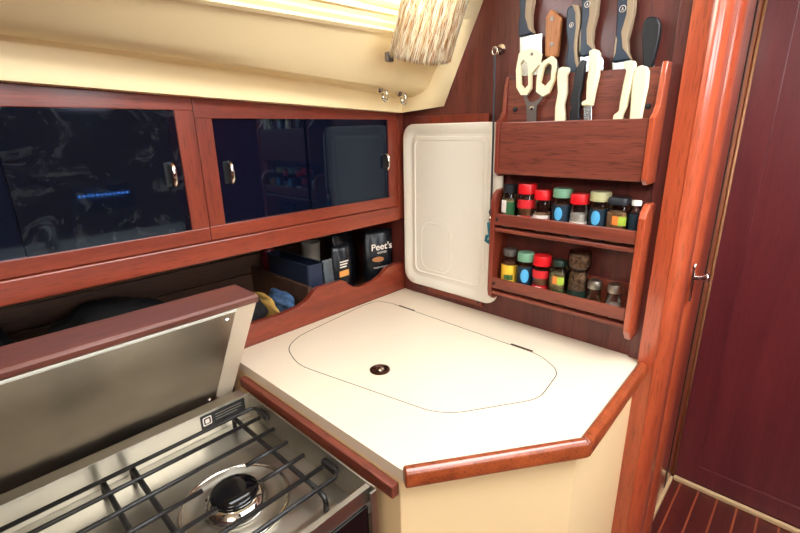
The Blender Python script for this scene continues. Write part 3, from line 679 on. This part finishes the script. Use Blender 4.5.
jar(-.405, SH2, .0200, .113, 'jar with a yellow label and dark screw lid', GREYLID, SP_BROWN, .016, .0175, .0165, labels=((LAB_Y, .12, .76, -1.3, 1.3), (LAB_G, .36, .5, -.6, .6), (LAB_G, .15, .27, -.5, .5)), grp=G2)
jar(-.450, SH2, .0200, .112, 'jar with a sage green lid and light blue emblem on the lower tier', GREENP, SP_BROWN, .021, .021, .018, labels=((LAB_DK, .28, .86, -1.2, 1.2), (LAB_BL, .42, .8, -.55, .45)), grp=G2)
jar(-.494, SH2, .0215, .112, 'jar with a red lid and red and white label on the lower tier', REDP, SP_BROWN, .024, .0215, .018, labels=((LAB_R, .66, .88, -1.2, 1.2), (LAB_R, .08, .46, -1.1, 1.1), (LAB_W, .26, .42, -.1, .5), (LAB_W, .08, .2, -1.0, .6)), grp=G2)
jar(-.538, SH2, .0205, .108, 'square herb jar with a small dark green lid and orange and lime label', DKGREEN, SP_HERB, .013, .0165, .016, sq=5, labels=((LAB_O, .56, .76, .1, .6), (LAB_L, .56, .76, -.5, .1), (LAB_G, .1, .4, -.6, .6)), grp=G2)
jar(-.584, SH2, .0215, .140, 'tall peppercorn grinder with a clear top', GLASS, SP_PEPPER, .046, .0255, .019, labels=((DKGREEN, .12, .5, -1.3, 1.3), (LAB_W, .16, .34, .1, .7)), fillh=.95, grp=G2, cat='pepper grinder', nm='pepper_grinder', lidsteps=[(.020, 0), (.0245, .006), (.0255, .012), (.0255, .032), (.0235, .044), (.018, .046), (0, .046)])
tt = bpy.data.objects['pepper_grinder']
bm = B(); lathe(bm, [(.017, .098), (.0225, .103), (.0235, .122), (.021, .130), (0, .130)], (JX, -.584, SH2), 24); link('ground_pepper', bm, SP_PEPPER, tt, smooth=40)
for y, fm, lab, fh in ((-.624, SP_TAN, 'glass shaker with a chrome top, nearly empty, next to the grinder', .3), (-.668, SALT, 'glass salt shaker half full of salt under a chrome top', .42)):
    t = thing('salt_shaker', (JX, y, SH2), lab, 'shaker', G2); c = (JX, y, SH2)
    bm = B(); lathe(bm, [(.017, 0), (.020, .003), (.019, .02), (.0145, .042), (.0135, .055), (.0145, .060)], c, 20); link('glass', bm, GLASS, t, smooth=50)
    bm = B(); lathe(bm, [(.015, .002), (.018, .004), (.0175, .02), (.0155, .06 * fh + .004)], c, 20); link('contents', bm, fm, t, smooth=50)
    bm = B(); lathe(bm, [(.0155, .058), (.0158, .068), (.0135, .076), (.007, .080), (0, .081)], c, 20); link('cap', bm, STEEL, t, smooth=30)

# ================================================================ SMALL FITTINGS
for (px, py, lab) in ((383, 90, 'small steel hook under the cream moulding, the one further from the bulkhead'), (402, 94, 'small steel hook under the cream moulding, the one nearer the bulkhead')):
    p = at(px, py - 2, 1, -.080)
    t = thing('cup_hook', p, lab, 'hook', 'steel hooks on the cream moulding')
    y = -.080
    bm = B(); ngon(bm, [(p.x + a, y + b) for a, b in rrect(-.015, .013, -.006, .006, .005, 3)], 2, p.z - .002, p.z + .006); link('base_plate', bm, DKSTEEL, t, bevel=.001)
    bm = B(); tube(bm, [(p.x + .004, y, p.z), (p.x + .010, y - .002, p.z - .010), (p.x + .010, y - .004, p.z - .022), (p.x + .002, y - .006, p.z - .031), (p.x - .006, y - .006, p.z - .026), (p.x - .006, y - .004, p.z - .014)], .0048, 8); link('hook', bm, CHROME, t, smooth='all')
    bm = B(); lathe(bm, [(0, 0), (.009, 0), (.008, -.009), (0, -.012)], (p.x - .013, y - .002, p.z - .001), 12, axis=2); link('stud', bm, CHROME, t, smooth=40)
# latch on the passage side
t = thing('door_latch', (.396, -.745, .05), 'chrome latch knob and plate by the dark passage door', 'latch')
def lt(x, y): return at(x, y, 0, .396)
bm = B(); tube(bm, [lt(695.5, 264), lt(694, 269), lt(693.5, 277), lt(691, 292), lt(689.5, 301)], [.0045, .003, .005, .003, .003], 8); link('plate', bm, CHROME, t, smooth='all')
bm = B(); tube(bm, [lt(693, 277.5), lt(700, 278.5), lt(706, 278), lt(708.5, 277.5), lt(709.5, 277.5)], [.007, .0065, .009, .014, .012], 12); link('knob', bm, CHROME, t, smooth='all')
# ================================================================ CURTAIN
def cur(px, py, y=-.212): return at(px, py, 1, y)
t = thing('window_curtain', cur(430, 66), 'cream net curtain with tan stripes gathered at the end of the cabin window', 'curtain')
bot = [(389, 53), (392, 57), (401, 60), (415, 63), (430, 65), (444, 64), (450, 62)]
topl = [(408, -40), (416, -40), (426, -40), (440, -40), (455, -40), (470, -40), (482, -40)]
bm = B(); nu, nv = 110, 22; g = []
def samp(arr, u):
    f = u * (len(arr) - 1); i = min(int(f), len(arr) - 2); q = f - i; return (arr[i][0] * (1 - q) + arr[i + 1][0] * q, arr[i][1] * (1 - q) + arr[i + 1][1] * q)
for i in range(nu + 1):
    u = i / nu; b = samp(bot, u); tp = samp(topl, u); rowv = []
    for j in range(nv + 1):
        v = j / nv; dep = -.212 - .012 - .006 * math.sin(u * 2 * PI * 11 + .6 * math.sin(v * 5)) - .002 * math.sin(u * 2 * PI * 27)
        dep += -.075 * v * 1.0
        jag = 1.3 * math.sin(u * 170) if j == 0 else 0
        x = b[0] * (1 - v) + tp[0] * v + 1.2 * math.sin(u * 40 + v * 4) * v; y = b[1] * (1 - v) + tp[1] * v + jag
        rowv.append(bm.verts.new(at(x, y, 1, dep)))
    g.append(rowv)
for i in range(nu):
    for j in range(nv): face(bm, [g[i][j], g[i + 1][j], g[i + 1][j + 1], g[i][j + 1]])
o = link('fabric', bm, CURTAIN, t, smooth='all'); uvl = o.data.uv_layers.new(name='UVMap')
for lp_ in o.data.loops: vi = lp_.vertex_index; uvl.data[lp_.index].uv = ((vi // (nv + 1)) / nu, (vi % (nv + 1)) / nv)
o; o.modifiers.new('s', 'SOLIDIFY').thickness = .0012
bm = B(); tube(bm, [fp(-1.9, .004, .008), fp(-.9, .004, .008), fp(-.26, .004, .008)], .0025, 6); 
bm.free()
bm = B(); bx = at(388, 57, 1, -.206); box(bm, bx.x - .008, bx.x + .012, bx.y - .008, bx.y + .004, bx.z - .010, bx.z + .010); link('rail_stop', bm, DKSTEEL, t, bevel=.003)

# ================================================================ COOKER
SX0, SX1, SYB, SYF, SZ = -1.20, -.648, -.134, -.527, -.033
t = thing('gas_cooker', ((SX0 + SX1) / 2, (SYB + SYF) / 2, ZF), 'stainless steel gas cooker with black pan grate beside the worktop', 'cooker')
bm = B()
zp = -.088
box(bm, SX0, SX1, SYB - .003, SYB, zp, SZ); box(bm, SX1 - .003, SX1, SYF, SYB - .003, zp, SZ); box(bm, SX0, SX0 + .003, SYF, SYB - .003, zp, SZ)
link('rim', bm, STEEL, t, bevel=.0008)
bm = B(); box(bm, SX0, SX1 - .004, SYF, SYF + .002, -.062, SZ - .001); box(bm, SX0, SX1 - .004, SYF, SYF + .010, SZ - .003, SZ - .0005); o = link('front_rim', bm, STEEL, t, bevel=.0005)
bm = B(); box(bm, SX0, SX1, SYF + .003, SYB - .003, zp - .004, zp); link('hob_pan', bm, STEEL, t)
bm = B(); box(bm, SX1 - .002, SX1 + .001, SYF - .008, SYF + .004, -.75, SZ - .0); box(bm, SX1 - .012, SX1 + .001, SYF - .010, SYF - .006, -.75, SZ - .004); link('side_plate', bm, STEEL, t, bevel=.001)
bm = B(); box(bm, SX0, SX1 - .004, SYF + .004, SYB - .002, ZF, zp - .006); link('body', bm, STEEL, t)
bm = B(); box(bm, SX0, SX1 - .014, SYF - .004, SYF + .003, -.135, -.064); cp = link('control_panel', bm, BLACK, t, bevel=.001)
bm = B(); box(bm, SX0, SX1 - .014, SYF - .006, SYF + .003, -.70, -.139); link('oven_door', bm, BLACK, t, bevel=.001)
bm = B(); box(bm, SX0, SX1 - .014, SYF - .007, SYF - .004, -.1385, -.1355); link('trim_strip', bm, STEEL, t)
for x in (-.72, -.80, -.90, -1.0):
    bm = B(); lathe(bm, [(.016, 0), (.015, -.018), (.012, -.020), (0, -.020)], (x, SYF - .004, -.098), 18, axis=1); link('knob', bm, BLACKP, t, smooth=30)
# burners
def burner(x, y, sc=1.0):
    c = (x, y, zp)
    bm = B(); lathe(bm, [(.090 * sc, .0002), (.090 * sc, .004), (.086 * sc, .0055), (.080 * sc, .0055), (.074 * sc, .0015), (.050 * sc, .001), (.047 * sc, .003), (.0465 * sc, .0035), (0, .0035)], c, 56); r = link('burner_well', bm, STEEL, t, smooth=50)
    bm = B(); tube(bm, [(x + .086 * sc * math.cos(a), y + .086 * sc * math.sin(a), zp + .004) for a in [2 * PI * i / 56 for i in range(56)]], .0045, 8, closed=True); link('burner_ring', bm, CHROME, t, smooth='all')
    bm = B(); lathe(bm, [(.053 * sc, .003), (.052 * sc, .006), (.044 * sc, .017), (.036 * sc, .021), (0, .021)], c, 40); b = link('burner_base', bm, CHROME, t, smooth=35)
    bm = B(); lathe(bm, [(.033 * sc, .021), (.0385 * sc, .024), (.039 * sc, .027), (.035 * sc, .031), (.018 * sc, .034), (0, .0345)], c, 40); link('burner_cap', bm, BLACK, t, smooth=60)
    for k in range(10):
        a = 2 * PI * k / 10; bm = B(); lathe(bm, [(.0022, 0), (.0022, .002), (0, .0022)], (x + .045 * sc * math.cos(a), y + .045 * sc * math.sin(a), zp + .0155), 8); link('gas_port', bm, SEAM, b)
burner(-.792, -.345); burner(-1.062, -.345)
# pan grate: long rods over bent cross rods
gz = -.050; gx0, gx1 = -1.165, -.667; R = .0040
ys = [-.170, -.211, -.265, -.318, -.371, -.420, -.456]
for i, y in enumerate(ys):
    if i in (3, 4):
        for a, b in ((gx0, -1.10), (-1.025, -.832), (-.755, gx1 - .004)):
            link('grate_rod', mk(tube, [(a, y, gz), (b, y, gz)], R, 8), IRON, t, smooth='all')
    elif i == 0:
        link('grate_rod', mk(tube, [(gx0, y, gz), (gx1 + .002, y, gz), (gx1 + .010, y - .006, gz), (gx1 + .011, y - .040, gz)], R, 8), IRON, t, smooth='all')
    elif i == 6:
        link('grate_rod', mk(tube, [(gx0, y, gz), (gx1, y, gz), (gx1 + .009, y + .008, gz), (gx1 + .011, y + .022, gz), (gx1 + .011, y + .044, gz + .001)], R, 8), IRON, t, smooth='all')
    else:
        link('grate_rod', mk(tube, [(gx0, y, gz), (gx1, y, gz)], R, 8), IRON, t, smooth='all')
for x in (-.700, -.892, -.937, -1.13):
    link('grate_cross_rod', mk(tube, [(x, -.163, gz - .034), (x, -.163, gz - .012), (x, -.170, gz - .006), (x, -.455, gz - .006), (x, -.468, gz - .010), (x, -.472, gz - .018), (x, -.472, gz - .034)], R * 1.15, 8), IRON, t, smooth='all')
for y in (-.205, -.425):
    link('grate_clip', mk(box, SX1 - .013, SX1 - .003, y - .018, y + .018, -.058, -.046), IRON, t, bevel=.002)
boxo('rear_ledge', (SX0, SX1, SYB + .0005, -.088, -.050, -.045), STEEL, t, .001)
# rating label on the back of the rim
yl = SYB - .0036
a = at(202, 430, 1, yl); b = at(244, 398, 1, yl); c = at(244, 412, 1, yl)
bm = B(); box(bm, a.x, b.x, yl - .0006, yl + .0004, c.z + .004, SZ - .005); lb = link('rating_label', bm, BLACKP, t)
zc = (c.z + SZ) / 2
bm = B(); holed(bm, rrect(a.x + .004, a.x + .022, zc - .009, zc + .010, .002, 2), rrect(a.x + .006, a.x + .020, zc - .007, zc + .008, .002, 2), 1, yl - .0012, yl - .0005)
box(bm, a.x + .009, a.x + .017, yl - .0012, yl - .0005, zc - .0045, zc + .0045); link('label_symbol', bm, LAB_W, lb)
for k in range(3): link('label_line', mk(box, a.x + .030, b.x - .008 - .01 * (k == 2), yl - .0011, yl - .0005, zc + .006 - k * .006, zc + .0075 - k * .006), GREYCUP, lb)

# splash lid standing behind the cooker
t = thing('cooker_lid', (-.95, -.1, -.08), 'raised cooker lid with steel facing and mahogany cap rail behind the hob', 'lid')
LX = -.650
tf, bfp = Vector((-.226, .203)), Vector((-.052, -.075))      # (y, z) of the front face, top and foot: the lid leans over the hob
dl = (bfp - tf).normalized(); nb = Vector((-dl.y, dl.x));
if nb.x < 0: nb = -nb
def lp(x, s, d): q = tf + dl * s + nb * d; return Vector((x, q.x, q.y))
Ln = (bfp - tf).length
def lslab(xa, xb, s0, s1, d0, d1, ends=None):
    bm = B(); v = [bm.verts.new(lp(x, s, d)) for x in (xa, xb) for s in (s0, s1) for d in (d0, d1)]
    for f in ((0, 1, 3, 2), (4, 6, 7, 5), (0, 4, 5, 1), (2, 3, 7, 6), (0, 2, 6, 4), (1, 5, 7, 3)): face(bm, [v[i] for i in f])
    return bm
link('board', lslab(SX0, LX, .0, Ln, .002, .026), LAMINATE, t, bevel=.001)
bm = lslab(SX0, at(228, 311, 1, -.19).x - .0, .010, Ln - .006, -.0005, .0018); sh = link('steel_sheet', bm, STEEL_SHEET, t)
link('white_edge', lslab(SX0, LX - .040, .0045, .0095, -.0008, .0020), WHITEP, t)
xx = at(228, 311, 1, -.19).x
for s in (.024, Ln - .03):
    q = lp(xx - .014, s, -.0005); bm = B(); lathe(bm, [(0, .002), (.0035, .002), (.003, -.001), (0, -.0016)], (0, 0, 0), 12, axis=1)
    for v in bm.verts: v.co = Vector((q.x + v.co.x, q.y + v.co.y * nb.x + v.co.z * -dl.x * -1, q.z + v.co.y * nb.y + v.co.z * 1))
    link('screw', bm, CHROME, sh)
capz = tf.y
bm = B(); ngon(bm, [(-.229, capz + .002), (-.230, capz + .010), (-.226, capz + .015), (-.14, capz + .015), (-.138, capz + .012), (-.138, capz + .0), (-.15, capz - .002), (-.226, capz - .001)], 0, SX0, LX + .001)
link('cap_rail', bm, W_CAP, t, bevel=.001, smooth=30)

# ================================================================ THINGS IN THE OPEN SHELF
def pouch(nm, c, w, d, h, m, label, cat, lean=0, rot=0, grp=None, fold=True):
    """a filled foil pouch: full below, pinched flat and folded at the top"""
    t = thing(nm, c, label, cat, grp); bm = B(); nx, nz = 8, 10; rows = []
    for k in range(nz + 1):
        v = k / nz; th = d * (1 - .9 * max(0, (v - .45) / .55) ** 1.3) * (1 if v > .08 else .8); ww = w * (1 + .06 * v)
        ring = []
        for i in range(2 * nx):
            if i <= nx: u = i / nx; sx = -.5 + u; sy = -.5 * math.sin(PI * min(max(u, .06), .94)) ** .4
            else: u = (i - nx) / nx; sx = .5 - u; sy = .5 * math.sin(PI * min(max(u, .06), .94)) ** .4
            jx = .012 * w * math.sin(9 * v + i); z = h * v
            q = Vector((sx * ww + jx, sy * th + .05 * d * math.sin(i * 1.9 + v * 7), 0)); q.rotate(Matrix.Rotation(rot, 3, 'Z'))
            ring.append(bm.verts.new((c[0] + q.x + lean * v * h, c[1] + q.y, c[2] + z)))
        rows.append(ring)
    n = 2 * nx
    for a, b in zip(rows, rows[1:]):
        for i in range(n): face(bm, [a[i], a[(i + 1) % n], b[(i + 1) % n], b[i]])
    face(bm, rows[0][::-1]); face(bm, rows[-1])
    o = link('pouch', bm, m, t, smooth='all'); return t
SZF = .0155
# big coffee bag at the bulkhead end
DX = .042
cb = pouch('coffee_bag', (-.105 + DX, .072, SZF), .095, .055, .185, BAGBLK, 'upright black coffee bag lettered in white, in the scoop nearest the tray', 'bag', lean=.06, rot=-.45)
text_part("Peet's", .030, (DX - .112, .034, .152), (math.cos(-.45), math.sin(-.45), .08), (.06, 0, 1), LAB_W, cb, bold=.0004)
text_part("COFFEE", .009, (DX - .111, .034, .133), (math.cos(-.45), math.sin(-.45), .08), (.06, 0, 1), LAB_W, cb)
bm = B(); lathe(bm, [(0, -.001), (.020, -.001), (.020, .001), (0, .001)], (0, 0, 0), 20, axis=1)
for v in bm.verts:
    q = Vector((v.co.x, v.co.y, v.co.z * .42)); q.rotate(Matrix.Rotation(-.45, 3, 'Z')); v.co = q + Vector((-.126 + DX, .038, .112))
link('oval_print', bm, BAGTAN, cb)
text_part("MAJOR BLEND", .0075, (DX - .118, .0345, .085), (math.cos(-.45), math.sin(-.45), .08), (.06, 0, 1), LAB_W, cb)
pouch('foil_bag', (-.022, .115, SZF), .035, .030, .165, BAGTAN, 'tan foil bag squeezed between the black coffee bag and the bulkhead', 'bag', lean=-.02, rot=-1.2)
ob = pouch('foil_bag', (-.225, .060, SZF), .060, .045, .165, BAGBLK, 'black bag with an orange tag at its foot beside the scoop edge', 'bag', lean=.05, rot=-.25)
bm = B(); box(bm, -.247, -.211, .0325, .0355, .092, .110); link('orange_tag', bm, BAGOR, ob, bevel=.001)
for k in range(3): link('print_line', mk(box, -.243, -.219 + .004 * k, .0325, .035, .120 + k * .008, .1235 + k * .008), LAB_W, ob)
pouch('foil_bag', (-.160, .120, SZF), .095, .05, .195, BAGBLK, 'crumpled black bag behind the lettered coffee bag', 'bag', lean=-.02, rot=.2)
# clear packet
t = pouch('clear_packet', (-.275, .055, SZF), .035, .03, .135, mat('clear_film', srgb(120, 128, 136), .25, trans=.5), 'small crinkled clear packet beside the navy bin', 'packet', lean=.02)
# navy bin
t = thing('storage_bin', (-.30, .15, SZF), 'navy plastic bin lying on the shelf behind the front board', 'bin')
bx = [(-.352, .045), (-.335, .030), (-.318, .10), (-.26, .29), (-.352, .29)]
bm = B(); holed(bm, rrect(-.356, -.305, .032, .250, .010, 4), rrect(-.352, -.309, .036, .246, .008, 4), 2, SZF, .150); box(bm, -.354, -.307, .034, .248, SZF, SZF + .004); link('bin_body', bm, NAVYBOX, t)
bm = B(); holed(bm, rrect(-.3585, -.302, .029, .253, .012, 4), rrect(-.352, -.309, .036, .246, .008, 4), 2, .147, .153); link('bin_rim', bm, NAVYBOX, t)
t = thing('measuring_cup', (-.262, .145, SZF), 'grey cup standing behind the navy bin and the black bags', 'cup')
bm = B(); lathe(bm, [(.022, 0), (.030, .17), (.028, .17), (.020, .005), (0, .005)], (-.262, .150, SZF), 24); link('cup_body', bm, GREYCUP, t, smooth=40)
t = thing('red_jar', (-.335, .318, SZF), 'dark red jar deep in the shelf behind the navy bin', 'jar')
bm = B(); lathe(bm, [(.018, 0), (.02, .004), (.02, .15), (.015, .165), (0, .165)], (-.385 + .05, .3175 - .008, .0), 6); bm.free()
def lump(nm, c, sx, sy, sz, m, label, cat, seed=0, parts=None):
    bm = B(); bmesh.ops.create_icosphere(bm, subdivisions=4, radius=1.0); rnd = random.Random(seed); ph = [rnd.uniform(0, 6) for _ in range(9)]
    for v in bm.verts:
        p = v.co.copy(); w = 1 + .13 * math.sin(3.1 * p.x + ph[0]) * math.cos(4 * p.y + ph[1]) + .08 * math.sin(8 * p.z + ph[2] + 4 * p.x) + .05 * math.sin(13 * p.y + ph[3] + 9 * p.x)
        p *= w; v.co = Vector((c[0] + p.x * sx, c[1] + p.y * sy, max(c[2] + (p.z + .75) * sz, c[2])))
    o = link(nm, bm, m, smooth='all'); tag(o, label, cat); return o
bpy.data.objects.remove(bpy.data.objects['red_jar'])
t = thing('food_jar', (-.325, .295, SZF), 'dark red jar standing deep in the shelf beyond the navy bin', 'jar')
bm = B(); lathe(bm, [(.020, 0), (.022, .004), (.022, .13), (.018, .142)], (-.325, .295, SZF), 20); link('jar_body', bm, mat('dark_red', srgb(120, 28, 44), .4), t, smooth=40)
bm = B(); lathe(bm, [(.019, .142), (.019, .156), (0, .156)], (-.325, .295, SZF), 20); link('lid', bm, GREYLID, t, smooth=40)
lump('cloth_bag', (-.525, .080, SZF), .048, .045, .050, CLOTH_K, 'soft black cloth bag beside the end of the raised cooker lid', 'bag', 1)
lump('mustard_cloth', (-.457, .112, SZF), .016, .070, .036, CLOTH_Y, 'mustard yellow cloth tucked between the black bag and the blue cloth', 'cloth', 2)
lump('blue_cloth', (-.407, .105, SZF), .027, .055, .037, CLOTH_B, 'folded blue dish cloth in the wide scoop of the shelf', 'cloth', 3)
lump('cloth_bag', (-.80, .18, SZF), .12, .08, .075, CLOTH_K, 'slumped black bag showing just over the lid cap rail, the one nearer the partition', 'bag', 4)
lump('cloth_bag', (-1.10, .20, SZF), .13, .09, .09, CLOTH_K, 'slumped black bag showing over the far end of the lid cap rail', 'bag', 5)

# ================================================================ WHAT THE DARK PANELS MIRROR
def mirror(px, py, y):
    p = at(px, py, 1, 0.0); d = (p - Vector(CAM)); k = (0 - y) / d.y; return Vector((p.x + d.x * k, y, p.z + d.z * k))
t = thing('sideboard', (-.9, -2.2, ZF), 'low mahogany sideboard on the facing side, mirrored in the locker panels', 'cabinet')
boxo('body', (XL + .01, .55, YF + .001, -1.98, ZF, -.13), W_DARK, t, .003); boxo('top', (XL + .01, .57, YF + .001, -1.96, -.13, -.105), LAMINATE, t, .003)
m_ = mirror(48, 228, -2.1)
t = thing('soap_dispenser', (m_.x, -2.1, -.105), 'clear soap dispenser with a white pump on the facing sideboard', 'soap dispenser')
bm = B(); lathe(bm, [(.030, 0), (.032, .004), (.030, .09), (.014, .105), (.012, .112)], (m_.x, -2.1, -.105), 20); link('bottle', bm, GREYCUP, t, smooth=40)
bm = B(); lathe(bm, [(.014, .112), (.014, .128), (.005, .130), (.005, .155), (.013, .156), (.013, .168), (0, .170)], (m_.x, -2.1, -.105), 16); box(bm, m_.x - .006, m_.x + .006, -2.1, -2.06, .055, .063); link('pump', bm, WHITEP, t, smooth=40)
a, b = mirror(80, 197, -2.39), mirror(128, 196, -2.39)
t = thing('switch_panel', (min(a.x, b.x), -2.39, a.z), 'dark switch panel with a row of blue indicator lights on the facing wall', 'switch panel')
x0_, x1_ = min(a.x, b.x), max(a.x, b.x); link('panel', mk(box, x0_ - .04, x1_ + .04, YF + .0005, -2.392, a.z - .10, a.z + .06), BLACKP, t, bevel=.002)
LED = mat('blue_indicator', srgb(60, 120, 255), .4); LED.node_tree.nodes['Principled BSDF'].inputs['Emission Color'].default_value = (.15, .4, 1, 1); LED.node_tree.nodes['Principled BSDF'].inputs['Emission Strength'].default_value = 40
for k in range(12):
    x = x0_ + (x1_ - x0_) * k / 11; link('indicator_light', mk(box, x - .0035, x + .0035, -2.392, -2.389, a.z - .0035, a.z + .0035), LED, t)

# ================================================================ LIGHT
w = bpy.data.worlds.new('sky'); bpy.context.scene.world = w; w.use_nodes = True
bg = w.node_tree.nodes['Background']; bg.inputs['Color'].default_value = (0.93, 0.97, 1.0, 1); bg.inputs['Strength'].default_value = 10.5
def area(name, loc, size, sizey, power, col, target=None):
    l = bpy.data.lights.new(name, 'AREA'); l.shape = 'RECTANGLE'; l.size = size; l.size_y = sizey; l.energy = power; l.color = col
    o = bpy.data.objects.new(name, l); COL.objects.link(o); o.location = loc
    if target is not None: o.rotation_euler = (Vector(target) - Vector(loc)).to_track_quat('-Z', 'Y').to_euler()
    return o
area('companionway_daylight', ((HX0 + HX1) / 2, (HY0 + HY1) / 2, ZC + .05), HX1 - HX0, HY1 - HY0, 5, (1, .97, .93), ((HX0 + HX1) / 2, (HY0 + HY1) / 2 + .001, 0))
area('cabin_fill', (-1.75, -1.2, ZC - .03), .5, .5, 14, (1, .90, .76), (-1.0, -.6, 0))  # added fill light out of view, brightens the lockers and liner

# ================================================================ CAMERA
cam = bpy.data.cameras.new('camera'); co = bpy.data.objects.new('camera', cam); COL.objects.link(co)
cam.sensor_width = 36; cam.lens = 36 * F / 800; cam.clip_start = .01
co.matrix_world = Matrix.Translation(CAM) @ Matrix([[M[j][i] for j in range(3)] for i in range(3)]).to_4x4()
bpy.context.scene.camera = co
for o in bpy.context.scene.objects:
    if o.parent is None: o.location.z += ZO
sc = bpy.context.scene
sc.view_settings.view_transform = 'Standard'; sc.view_settings.look = 'None'; sc.view_settings.gamma = 1; sc.view_settings.exposure = 0.25
sc.cycles.max_bounces = 10; sc.cycles.transparent_max_bounces = 12; sc.cycles.sample_clamp_indirect = 6
